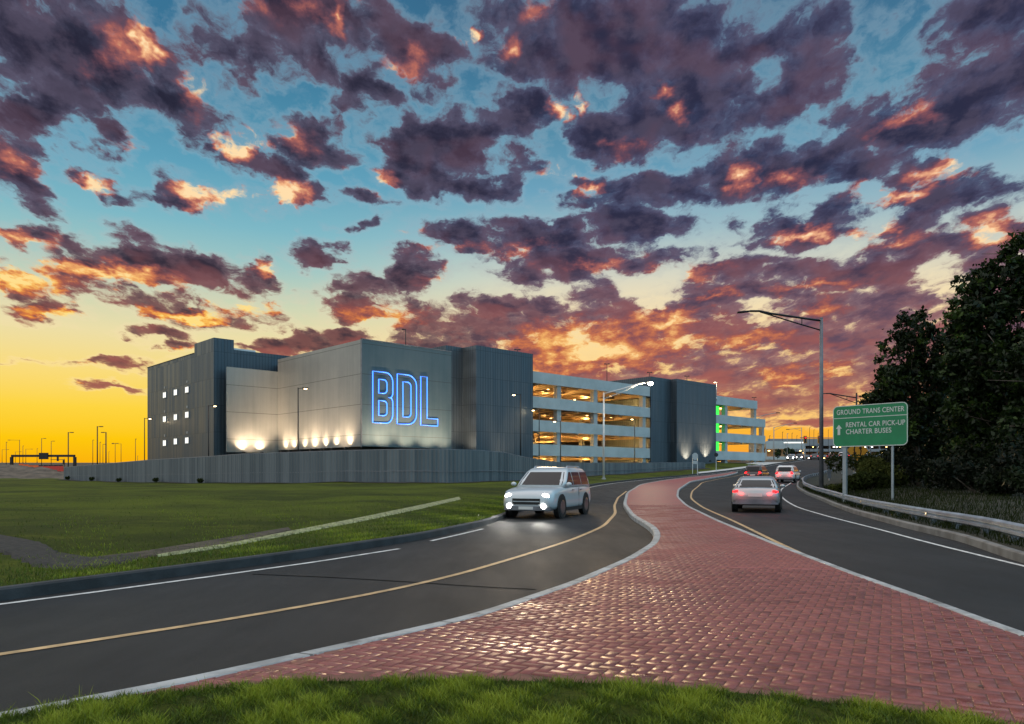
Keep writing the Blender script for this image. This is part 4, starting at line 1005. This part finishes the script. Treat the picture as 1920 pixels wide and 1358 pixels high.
# traffic signals on a mast arm over the far junction
def signals():
    Y = 140; X = PX(1632, Y); z = gz(1632, Y, 'r'); o = thing('traffic_signal', (X, Y, z), 0, 'mast arm with two amber framed traffic signals over the far junction', 'traffic signal')
    h = zat(822, Y)-z; xl = PX(1500, Y)-X
    MB().cyl((0,0,-.4),(0,0,h+.3),.16,.12,10).build('pole', M['galv_dark'], o, True)
    MB().tube([(0,0,h),(xl,0,h+.1)], .07, 8).build('mast_arm', M['galv_dark'], o)
    for px in (1509.5, 1536):
        x = PX(px, Y)-X
        hd = MB().box(x-.32,x+.32,-.12,-.02,h-.95,h+.45).build('signal_head', M['sign_amber'], o)
        MB().box(x-.2,x+.2,-.22,-.125,h-.82,h+.32).build('housing', M['dark'], hd)
        MB().cyl((x,-.25,h+.1),(x,-.225,h+.1),.13,.13,10).build('signal_lens', M['red_lens'], hd)
signals()
Y = 175; o = thing('traffic_signal', (PX(120.5,Y), Y, float(H(PX(120.5,Y),Y))), 0, 'small dark traffic signal on a cantilever arm right of the gantry sign', 'traffic signal')
hz = zat(862, Y)-o.location.z
MB().cyl((0,0,-.4),(0,0,hz+.2),.10,.08,8).build('pole', M['dark'], o); MB().tube([(0,0,hz),(-3.2,0,hz)], .06, 6).build('mast_arm', M['dark'], o)
for x, zz in ((0, hz-1.1), (-1.4, hz-.35)): MB().box(x-.2,x+.2,-.3,-.1,zz,zz+1.0).build('signal_head', M['dark'], o)
# orange water-filled barriers left of the fence
g5 = 'orange traffic barriers on the dirt bank'
M['orange_plastic'] = mat('orange_plastic', (.75,.12,.012), .5, var=.12, emit=(1,.16,.01), estr=.0)
M['red_plastic'] = mat('red_plastic', (.55,.03,.012), .5, var=.12)
bar = None
for k in range(9):
    px = 40+k*9.2; Y = 152-k*1.2; X = PX(px, Y); z = zat(881-(0 if k > 2 else (2-k)*1.5), Y)
    lab = ('leftmost','second','third','fourth','middle','sixth','seventh','eighth','rightmost')[k]+' of the low '+('red' if k in (4,5,6) else 'orange')+' barriers in a row on the dirt bank'
    if bar is None or k == 4:
        o = thing('traffic_barrier', (X, Y, z-.3), R(8), lab, 'barrier', g5); mm = M['red_plastic'] if k == 4 else M['orange_plastic']
        MB().loft([[(x, -w, zz), (x, w, zz)][::1]+[(x, w*.45, 1.0), (x, -w*.45, 1.0)] for x, w, zz in ((-.47,.26,0),(.47,.26,0))]).build('barrier_body', mm, o)
        MB().box(-.40,.40,-.06,.06,1.005,1.22).build('top_rail', M['dark'] if k == 4 else mm, o)
        bar = o
    else:
        o = copy_tree(bar); o.location = (X, Y, z-.3); o['label'] = lab
# shrubs planted along the foot of the fence
def leaf_cloud(n, centers, radii, size, rng, flat=.7):
    k = rng.integers(0, len(centers), n); d = rng.normal(0, 1, (n, 3)); d /= np.linalg.norm(d, axis=1)[:,None]
    rr = rng.uniform(.25, 1, n)**.5
    return centers[k]+d*radii[k]*rr[:,None], k
def leaves(name, P, size, m, tone, parent, rng, stuff=False):
    n = len(P); a = rng.normal(0, 1, (n, 3)); a /= np.linalg.norm(a, axis=1)[:,None]; b = rng.normal(0, 1, (n, 3)); b -= a*(a*b).sum(1)[:,None]; b /= np.linalg.norm(b, axis=1)[:,None]
    s = size*rng.uniform(.6, 1.35, n)[:,None]; c = np.cross(a, b)*s*.22
    V = np.stack([P-a*s, P+b*s*.55+c, P+a*s, P-b*s*.55+c], 1).reshape(-1, 3); i = np.arange(n)*4
    Fq = np.stack([i, i+1, i+2, i+3], -1)
    return npmesh(name, V, Fq, m, attr=np.repeat(np.clip(tone, 0, 1), 4), parent=parent)
rs = np.random.default_rng(11)
for px, d in ((135,'leftmost'),(180,'second from left'),(232,'third from left'),(300,'second from right'),(383,'rightmost')):
    t = np.interp(px, [960+F*x/y for x, y in FP], range(len(FP))); x = np.interp(t, range(len(FP)), [p[0] for p in FP]); y = np.interp(t, range(len(FP)), [p[1] for p in FP])-1.0
    o = thing('shrub', (x, y, float(lawn_z(x, y))), 0, d+' of the small dark shrubs along the foot of the fence', 'shrub', 'shrubs along the fence')
    P, k = leaf_cloud(260, np.array([[0,0,.35],[.25,0,.5],[-.25,.1,.45]]), np.array([[.4,.4,.35],[.3,.3,.35],[.3,.3,.3]]), .1, rs)
    leaves('foliage', P*.75, .09, M['leaf_olive'], rs.uniform(.1, .6, len(P)), o, rs)
    MB().tube([(0,0,-.1),(.02,0,.3)], .03, 5).build('stem', M['bark'], o)
# far decks and low buildings on the right horizon
def far_deck(Y, px0, px1, bands, label, m, skew=0, name='far_garage', lights=0, depth=14):
    X0, X1 = PX(px0, Y), PX(px1, Y); z0_ = float(H(X0, Y))-.5; o = thing(name, (X0, Y, z0_), R(skew), label, 'parking garage'); L = X1-X0
    for yt, yb in bands: MB().box(0, L, 0, .3, zat(yb, Y)-z0_, zat(yt, Y)-z0_).build('deck_parapet', m, o)
    for yt, yb in bands[:-1] if len(bands) > 1 else bands: MB().box(0, L, .31, depth, zat(yb, Y)-z0_+.2, zat(yb, Y)-z0_+.5).build('deck_slab', M['slab_conc'], o)
    MB().box(0, L, depth, depth+.3, 0, zat(bands[0][0], Y)-z0_-.3).build('back_wall', M['slab_conc'], o)
    n = max(3, int(L/5))
    for i in range(n+1): MB().box(L*i/n-.25 if i else 0, L*i/n+.25 if i < n else L, .32, .8, 0, zat(bands[0][1], Y)-z0_).build('column', m, o)
    r_ = random.Random(px0)
    for i in range(lights):
        bi = r_.randrange(len(bands)); zz = zat(bands[bi][1], Y)-z0_-.45
        MB().sphere((L*(i+.2+.6*r_.random())/lights, .9+2*r_.random(), zz), .24, 8, 5, (1.5,1,.6)).build('deck_lamp', M['garage_lamp'] if r_.random() < .4 else M['white_lens'], o)
    light('deck_light', 'POINT', (L*.5, 5, zat(bands[-1][0], Y)-z0_+1), 900, (1,.62,.26), o, .3)
    return o
M['far_grey'] = mat('far_concrete', (.25,.27,.29), .8, var=.08)
far_deck(212, 1437, 1511, [(827,842),(856,863)], 'low pale deck with a long white lit canopy right of the main garage', M['precast'], 2, lights=5)
far_deck(300, 1440, 1790, [(823,836),(842,847),(853,857)], 'long distant grey garage with rows of lit lamps behind the green sign', M['far_grey'], 0, lights=46, depth=20)
o = thing('lit_canopy', (PX(1480,205), 205, 6), 0, 'thin brightly lit white canopy over the low pale deck', 'canopy')
MB().box(-1, 4.4, 0, 1.5, zat(830.8,205)-6, zat(829,205)-6).build('canopy_roof', M['white_lens_dim'] if 'white_lens_dim' in M else M['win_lit'], o)
for x in (-.9, 4.3): MB().box(x-.06,x+.06,.2,.32,-.5,zat(830.9,205)-6).build('post', M['grey_paint'], o)
for px, Y, hh, d in ((1458,195,2.6,'left'),(1475,195,3.0,'middle'),(1484,196,2.6,'right')):
    x = PX(px, Y); o = thing('shrub', (x, Y, float(H(x, Y))), 0, d+' of three young trees in front of the low pale deck', 'shrub', 'young trees by the far deck')
    P, k = leaf_cloud(300, np.array([[0,0,hh*.6],[.3,0,hh*.75]]), np.array([[.9,.8,hh*.45],[.6,.6,hh*.3]]), .2, rs)
    leaves('foliage', P, .26, M['leaf'], rs.uniform(.2, .8, len(P)), o, rs); MB().tube([(0,0,-.2),(0,0,hh*.6)], .05, 5).build('trunk', M['bark'], o)
# ------------------------------------------------------------------ cars
M['glass'] = mat('car_glass', (.008,.011,.013), .05, var=0, spec=.35)
def paint(name, c, metal=.35): return mat(name, c, .28, metal, var=0, coat=.7)
M['paint_pearl'] = paint('pearl_paint', (.50,.55,.58), .2); M['paint_silver'] = paint('silver_paint', (.42,.43,.44), .6)
M['paint_white'] = paint('white_paint', (.66,.66,.66), .05); M['paint_dark'] = paint('dark_paint', (.03,.034,.04), .3); M['paint_red'] = paint('red_paint', (.25,.02,.02), .2)
M['chrome'] = mat('chrome', (.32,.32,.34), .3, 1, var=0); M['plate'] = mat('number_plate', (.6,.6,.58), .5, var=0)
CAR = dict(
 suv=dict(st=[(-2.42,.78,.52,.90),(-2.36,.90,.40,1.02),(-2.1,.96,.32,1.10),(-1.5,.975,.28,1.12),(-.5,.975,.26,1.11),(.6,.975,.26,1.09),(1.05,.97,.27,1.08),(1.6,.955,.28,1.04),(2.05,.93,.30,.98),(2.32,.86,.34,.88),(2.42,.74,.42,.76)],
   gh=[(1.05,-2.28,1.12,.93),(1.30,-2.20,.78,.89),(1.60,-2.05,.36,.80),(1.72,-1.92,.12,.73),(1.78,-1.6,-.15,.60)], wr=.385, wx=(1.46,-1.44), win=((.90,.02),(-.06,-.98),(-1.06,-1.95)), zw=(1.14,1.60)),
 sedan=dict(st=[(-2.38,.74,.50,.84),(-2.32,.86,.38,.94),(-2.05,.90,.30,.98),(-1.5,.915,.26,.99),(-.5,.92,.24,.96),(.6,.92,.24,.93),(1.05,.915,.25,.91),(1.6,.90,.26,.84),(2.05,.86,.28,.76),(2.30,.79,.32,.67),(2.40,.66,.38,.58)],
   gh=[(.88,-1.92,1.18,.86),(1.08,-1.62,.82,.81),(1.30,-1.22,.36,.71),(1.40,-1.0,.12,.64),(1.44,-.7,-.15,.52)], wr=.335, wx=(1.42,-1.38), win=((.86,.05),(-.03,-.82),(-.90,-1.38)), zw=(.98,1.28)))
def car(kind, paint_m, loc, heading, label, group, heads=False, tails=False, name=None, glowl=0):
    c = CAR[kind]; rz = math.atan2(heading[1], heading[0])
    o = thing(name or ('suv' if kind == 'suv' else 'car'), loc, rz, label, 'car', group)
    mb = MB(); rings = []
    for x, w, z0_, z1_ in c['st']:
        h = z1_-z0_
        half = [(w*.80,z0_),(w*.95,z0_+.05),(w,z0_+.2*h),(w*1.0,z0_+.5*h),(w*.985,z0_+.72*h),(w*.95,z1_-.05),(w*.86,z1_)]
        rings.append([(x,y,z) for y, z in half]+[(x,0,z1_+.02)]+[(x,-y,z) for y, z in half[::-1]]+[(x,0,z0_)])
    mb.loft(rings)
    rr = []
    for z, xa, xb, w in c['gh']:
        r = .16; rr.append([(px_, py_, z) for px_, py_ in rrect(xa, xb, -w, w, min(r, w*.4), 4)])
    mb.loft(rr)
    body = mb.build('body', paint_m, o, True)
    gh = c['gh']; zz = [q_[0] for q_ in gh]
    X0 = lambda z: float(np.interp(z, zz, [q_[1] for q_ in gh])); X1 = lambda z: float(np.interp(z, zz, [q_[2] for q_ in gh])); Wd = lambda z: float(np.interp(z, zz, [q_[3] for q_ in gh]))
    za, zb = c['zw']
    def panel(f, nu=6, nv=4):
        m_ = MB(); V = [f(u/nu, v/nv) for v in range(nv+1) for u in range(nu+1)]
        m_.add(V, [(j*(nu+1)+i, j*(nu+1)+i+1, (j+1)*(nu+1)+i+1, (j+1)*(nu+1)+i) for j in range(nv) for i in range(nu)]); return m_
    zmid = lambda v: za+(zb-za)*v
    panel(lambda u, v: (X1(zmid(v))+.012-.02*(2*u-1)**8, (2*u-1)*(Wd(zmid(v))-.10), zmid(v))).build('windscreen', M['glass'], body, True)
    panel(lambda u, v: (X0(zmid(v))-.012+.02*(2*u-1)**8, (2*u-1)*(Wd(zmid(v))-.09), zmid(v))).build('rear_window', M['glass'], body, True)
    for s in (1, -1):
        for xa, xb in c['win']:
            def sidef(u, v, xa=xa, xb=xb):
                z = zmid(v); lo, hi_ = X0(z)+.13, X1(z)-.13; x = min(max(xa+(xb-xa)*u, lo), hi_); return (x, s*(Wd(z)+.008), z)
            panel(sidef).build('side_window', M['glass'], body, True)
        MB().sphere((c['win'][0][0]+.02, s*(Wd(za)+.13), za+.03), .11, 8, 6, (.6,1,.7)).build('mirror', paint_m, o, True)
        for xw in c['wx']:
            wy = c['st'][4][1]
            MB().cyl((xw, s*(wy-.03), c['wr']), (xw, s*(wy+.004), c['wr']), c['wr']+.07, c['wr']+.07, 22).build('wheel_arch', M['black'], o)
            wh = MB().cyl((xw, s*(wy-.20), c['wr']), (xw, s*(wy+.02), c['wr']), c['wr'], c['wr'], 22).build('wheel', M['black'], o)
            MB().cyl((xw, s*(wy+.021), c['wr']), (xw, s*(wy+.03), c['wr']), c['wr']*.66, c['wr']*.55, 16).build('rim', M['chrome'], wh)
        MB().box(-.55,-.53, min(s*(c['st'][4][1]+.001), s*(c['st'][4][1]-.01)), max(s*(c['st'][4][1]+.001), s*(c['st'][4][1]-.01)), .35, za-.1).build('door_seam', M['dark'], o)
        # lamps
        f2, f1 = c['st'][-2], c['st'][-1]; zc = f2[2]+(f2[3]-f2[2])*.80
        MB().sphere((f1[0]-.13, s*f2[1]*.76, zc), .17, 14, 8, (.75,1.0,.62)).build('headlight', M['head_lens'] if heads else M['plate'], o, True)
        if heads: MB().cyl((f1[0]-.1, s*f2[1]*.72, .44), (f1[0]+.03, s*f2[1]*.72, .44), .09, .09, 10).build('fog_lamp', M['head_lens'], o)
        r1, r2 = c['st'][0], c['st'][1]; zr = r2[2]+(r2[3]-r2[2])*(.80 if kind == 'suv' else .78)
        MB().sphere((r1[0]+.13, s*r2[1]*.78, zr), .19, 14, 8, (.72,1.05,.62 if kind == 'sedan' else .95)).build('tail_light', M['red_lens'] if tails else M['paint_red'], o, True)
    fx, bx = c['st'][-1][0], c['st'][0][0]; wy = c['st'][4][1]
    for s in (1, -1):
        MB().box(c['wx'][1]+.5, c['wx'][0]-.5, min(s*(wy-.06), s*(wy+.012)), max(s*(wy-.06), s*(wy+.012)), .24, .36).build('sill', M['black'], o)
        for xh in (.25, -.75): MB().box(xh-.09, xh+.09, min(s*wy, s*(wy+.03)), max(s*wy, s*(wy+.03)), c['zw'][0]-.20, c['zw'][0]-.165).build('door_handle', M['chrome'], o)
    gr = MB().box(fx-.08, fx+.012, -.50, .50, .50, .70).build('grille', M['black'], o)
    MB().box(fx+.012, fx+.025, -.48, .48, .585, .615).build('grille_bar', M['galv'], gr)
    MB().box(fx+.03, fx+.045, -.26, .26, .33, .43).build('number_plate', M['plate'], o)
    MB().loft([[(fx-.12+d, y, z) for z in (.30,.30)] if False else [(fx-.10+d, y, .28),(fx+.03+d, y, .30),(fx+.03+d, y, .44),(fx-.10+d, y, .44)] for y, d in ((-.84,-.14),(-.6,0),(.6,0),(.84,-.14))]).build('front_bumper', M['galv_dark'], o)
    MB().loft([[(bx+.10-d, y, .32),(bx-.04-d, y, .34),(bx-.04-d, y, .54),(bx+.10-d, y, .54)] for y, d in ((-.86,-.14),(-.6,0),(.6,0),(.86,-.14))]).build('rear_bumper', M['galv_dark'], o)
    MB().box(bx-.03, bx+.02, -.26, .26, .64, .77).build('number_plate', M['plate'], o)
    if kind == 'suv':
        for s in (1, -1): MB().tube([(-1.75,s*.62,1.74),(-1.65,s*.62,1.81),(-.2,s*.62,1.81),(-.05,s*.62,1.72)], .022, 6).build('roof_rail', M['galv'], o)
    if heads and glowl:
        for s in (1, -1): light('headlight_beam', 'SPOT', (fx+.12, s*.66, .76), glowl, (1,.95,.86), o, .06, (1, 0, -.10), R(70), .7)
    if tails and glowl:
        for s in (1, -1): light('tail_glow', 'POINT', (bx-.25, s*.62, .80), glowl, (1,.03,.02), o, .1)
    return o
def on_road(px, Y): x = PX(px, Y); return (x, Y, float(H(x, Y))+.003)
g6 = 'moving cars on the near roads'
car('suv', M['paint_pearl'], on_road(1030, 27.5), (-.40, -1), 'pale SUV with blazing headlights coming round the left road', g6, heads=True, glowl=160)
car('sedan', M['paint_silver'], on_road(1421, 31.5), (.36, .95), 'silver car with red tail lights leaving on the right road', g6, tails=True, glowl=5)
car('suv', M['paint_dark'], on_road(1420, 83), (.50, .87), 'dark SUV with red tail lights on the left of the pair ahead', g6, tails=True, glowl=6)
car('suv', M['paint_white'], on_road(1478, 80), (.50, .87), 'white SUV with red tail lights beside the dark one on the bend', g6, tails=True, glowl=6)
g7 = 'cars queuing at the far junction'
for i, (px, pm, k, d) in enumerate(((1528,'paint_dark','sedan','dark car, leftmost of the red lit queue at the far junction'),(1558,'paint_red','sedan','red car in the middle of the queue at the far junction'),(1580,'paint_white','suv','white SUV standing in the queue below the amber sign'),(1598,'paint_dark','suv','dark SUV, rightmost of the queue under the green sign'))):
    Y = 178+i*2; car(k, M[pm], on_road(px, Y), (.42, .9), d, g7, tails=True)
car('sedan', M['paint_silver'], on_road(1484, 172), (-.45, -.9), 'silver car facing us with headlights on, left of the far queue', g7, heads=True)
car('sedan', M['paint_dark'], on_road(1500, 190), (-.45, -.9), 'dark car facing us with headlights on, beside the far queue', g7, heads=True)

# ------------------------------------------------------------------ trees and undergrowth on the right
def tree(x, y, height, blobs, label, nleaf, seed, lsize=.15, trunk_r=.2, lean=0, name='broadleaf_tree', mm='leaf', group='trees at the edge of the wood', clump=.46):
    rng = np.random.default_rng(seed); rnd = random.Random(seed); z = float(verge_z(x, y))
    o = thing(name, (x, y, z), 0, label, 'tree', group)
    B = np.array(blobs, float)                    # cx, cy, cz, rx, ry, rz
    mb = MB(); top = height*.72
    tp = [(lean*t*t+.12*math.sin(3*t+seed), .1*math.sin(4*t), -.3+(top+.3)*t) for t in np.linspace(0, 1, 9)]
    mb.tube(tp, [trunk_r*(1-.75*t)*(1.35 if i == 0 else 1) for i, t in enumerate(np.linspace(0, 1, 9))], 9)
    for b in B:
        k = rnd.uniform(.35, .8); s = Vector(tp[int(k*8)]); e = Vector(b[:3]); mid = s.lerp(e, .5)+Vector((rnd.uniform(-.3,.3), rnd.uniform(-.3,.3), rnd.uniform(-.5,.1)))
        mb.tube([s, mid, e], [trunk_r*.42, trunk_r*.28, trunk_r*.10], 6)
        for q_ in range(4):
            d = Vector((rnd.gauss(0,1)*b[3], rnd.gauss(0,1)*b[4], rnd.gauss(0,.8)*b[5]))*.6; mb.tube([mid.lerp(e, rnd.random()), e+d*.5, e+d], [trunk_r*.16, trunk_r*.10, trunk_r*.04], 5)
    mb.build('trunk', M['bark'], o, True)
    vol = B[:,3]*B[:,4]*B[:,5]; w_ = vol**.75; w_ /= w_.sum()
    nc = max(30, int(nleaf/24)); k = rng.choice(len(B), nc, p=w_); d = rng.normal(0, 1, (nc, 3)); d /= np.linalg.norm(d, axis=1)[:,None]
    C_ = B[k,:3]+d*B[k,3:]*(rng.uniform(.15, 1, nc)**.42)[:,None]
    per = rng.poisson(22, nc)+3; kk = np.repeat(np.arange(nc), per); n = len(kk)
    dd = rng.normal(0, 1, (n, 3)); P = C_[kk]+dd*np.array([.42,.42,.30])*clump*rng.uniform(.5, 1.2, nc)[kk][:,None]
    tone = np.clip(rng.normal(.45, .2, nc)[kk]+rng.normal(0, .12, n), 0, 1)
    leaves('crown', P, lsize, M[mm], tone, o, rng)
    return o
def TP(px, Y): return PX(px, Y), Y
def TB(px0, Y, items):     # crown lobes given as seen: px, py, half-width px, half-height px -> local blobs
    x0 = PX(px0, Y); z0_ = float(verge_z(x0, Y)); out = []
    for i, (px, py, rx, ry) in enumerate(items):
        w = rx*Y/F; out.append((PX(px, Y)-x0, (-.35+.7*((i*37) % 10)/10)*w, zat(py, Y)-z0_, w, w*.9, ry*Y/F))
    return out
x, y = TP(1722, 47)
tree(x, y, 11.2, TB(1722, 47, [(1708,625,42,36),(1690,672,42,42),(1740,655,40,42),(1665,722,38,38),(1715,735,62,58),(1770,700,42,52),(1650,745,36,26),(1755,790,60,50),(1690,800,50,45),(1640,750,20,20)]), 'loose dark green tree behind the green sign, with slender bare trunk', 15000, 21, .15, .17)
x, y = TP(1868, 41)
tree(x, y, 14.5, TB(1868, 41, [(1912,480,42,42),(1885,530,55,48),(1828,535,34,34),(1802,595,28,40),(1850,610,66,62),(1915,600,66,80),(1820,680,60,58),(1890,715,85,80),(1955,690,70,90),(1815,765,48,50),(1905,810,80,70),(1850,840,70,50),(1960,560,50,70)]), 'tallest dark leafy tree at the right edge of the picture', 34000, 22, .15, .3)
x, y = TP(1790, 53)
tree(x, y, 11.5, TB(1790, 53, [(1790,680,50,52),(1760,735,50,50),(1815,740,55,60),(1740,800,55,50),(1800,815,66,60),(1850,760,60,80),(1770,860,60,50),(1840,860,60,60)]), 'dense dark tree between the loose tree and the tallest one', 15000, 23, .17, .2)
x, y = TP(1990, 37)
tree(x, y, 13, TB(1990, 37, [(2000,600,80,90),(1950,700,70,80),(2030,720,90,100),(1945,800,70,70),(2000,850,90,70)]), 'broad dark tree cut off by the right frame edge', 14000, 24, .16, .28)
x, y = TP(1742, 62)
tree(x, y, 9, TB(1742, 62, [(1700,800,40,42),(1745,790,50,50),(1790,800,50,50),(1730,845,50,40),(1780,850,60,40),(1840,840,60,50)]), 'low dark tree deepest in the wood behind the green sign', 9000, 25, .2, .18)
x, y = TP(1880, 50)
tree(x, y, 9, TB(1880, 50, [(1850,850,60,60),(1900,840,60,70),(1940,860,60,60),(1880,900,80,40)]), 'low dark tree deep in the wood right of the dense one', 9000, 26, .2, .18)
g8 = 'bushes at the foot of the wood'
bushes = [(1700,56,2.5,'leaf','dark bush right of the green sign post'),(1752,56,2.7,'leaf','dark bush under the loose tree'),(1790,40,1.9,'leaf','dark bush below the dense tree'),(1835,34,1.7,'leaf','dark bush below the tallest tree'),(1880,31,1.6,'leaf','dark bush near the right frame edge'),(1930,28,1.7,'leaf','dark bush cut by the right frame edge'),
 (1725,60,3.2,'leaf','tall dark bush behind the sign post bush'),(1775,48,2.8,'leaf','tall dark bush in the middle of the wood edge'),(1830,42,2.8,'leaf','tall dark bush under the tallest tree'),(1890,38,2.6,'leaf','tall dark bush at the right of the wood edge'),(1950,35,2.6,'leaf','tall dark bush beyond the right frame edge'),
 (1678,51,2.3,'leaf_olive','dark olive bush between the two sign posts'),(1660,47,1.7,'leaf_olive','olive bush on the bank left of the thin sign post'),(1632,45,1.1,'leaf_olive','low olive bush on the bank right of the thick sign post'),(1607,50,.9,'leaf_olive','low olive bush beside the thick sign post'),(1650,60,2.2,'leaf_olive','tall olive bush below the amber sign'),(1572,47,.5,'leaf_olive','tuft of olive growth by the big lamp pole'),(1680,66,3.0,'leaf_olive','big olive bush on the far bank under the green sign')]
for i, (px, Y, hh, mm, d) in enumerate(bushes):
    x = PX(px, Y); rng = np.random.default_rng(40+i); z = float(verge_z(x, Y))
    o = thing('bush', (x, Y, z), 0, d, 'bush', g8)
    nb_ = 7; cs = np.stack([rng.normal(0, hh*.5, nb_), rng.normal(0, hh*.4, nb_), rng.uniform(.25, .75, nb_)*hh], -1); rd = np.stack([rng.uniform(.35,.6,nb_)*hh]*2+[rng.uniform(.25,.42,nb_)*hh], -1)
    P, k = leaf_cloud(2600, cs, rd, .1, rng); P[:,2] = np.maximum(P[:,2], .03)
    leaves('foliage', P, .10 if Y < 40 else .12, M['leaf_deep' if mm == 'leaf' else mm], np.clip(rng.normal(.4, .2, nb_)[k]+rng.normal(0, .15, len(P)), 0, 1), o, rng)
    mb = MB()
    for c_ in cs[:5]: mb.tube([(0,0,-.1), tuple(c_*.5), tuple(c_)], [.04,.03,.012], 5)
    mb.build('stems', M['bark'], o)
# rough grass on the bank behind the rail
nb = 18000; yv = RNG.uniform(12, 60, nb); dv = .3+np.abs(RNG.normal(0, 3.2, nb)); xv = xR2(yv)+dv
blades('bank_grass', np.stack([xv, yv, verge_z(xv, yv)-.01], -1), .20, .010, .9, 'leaf_olive', np.clip(.08+.14*np.sin(xv*1.7+yv)+.10*np.sin(xv*4-yv*3), .02, .6))
# a few fallen leaves on the bricks
for i, (px, py) in enumerate(((1367,1209),(1382,1197),(1840,1286),(1440,1206),(1540,1150),(770,1262))):
    Y = (EYE-.14)*F/(py-HOR); a = RNG.uniform(0, 6.28); s = .03
    o = MB().add([(s*math.cos(a), s*math.sin(a), .006),(-s*.5*math.sin(a), s*.5*math.cos(a), .012),(-s*math.cos(a), -s*math.sin(a), .004),(s*.5*math.sin(a), -s*.5*math.cos(a), .010)], [(0,1,2,3)]).build('fallen_leaf', M['bark'])
    o.location = (PX(px, Y), Y, KH-.008)
    tag(o, 'tiny brown dead leaf lying on the red bricks', 'leaf', 'dead leaves on the bricks')
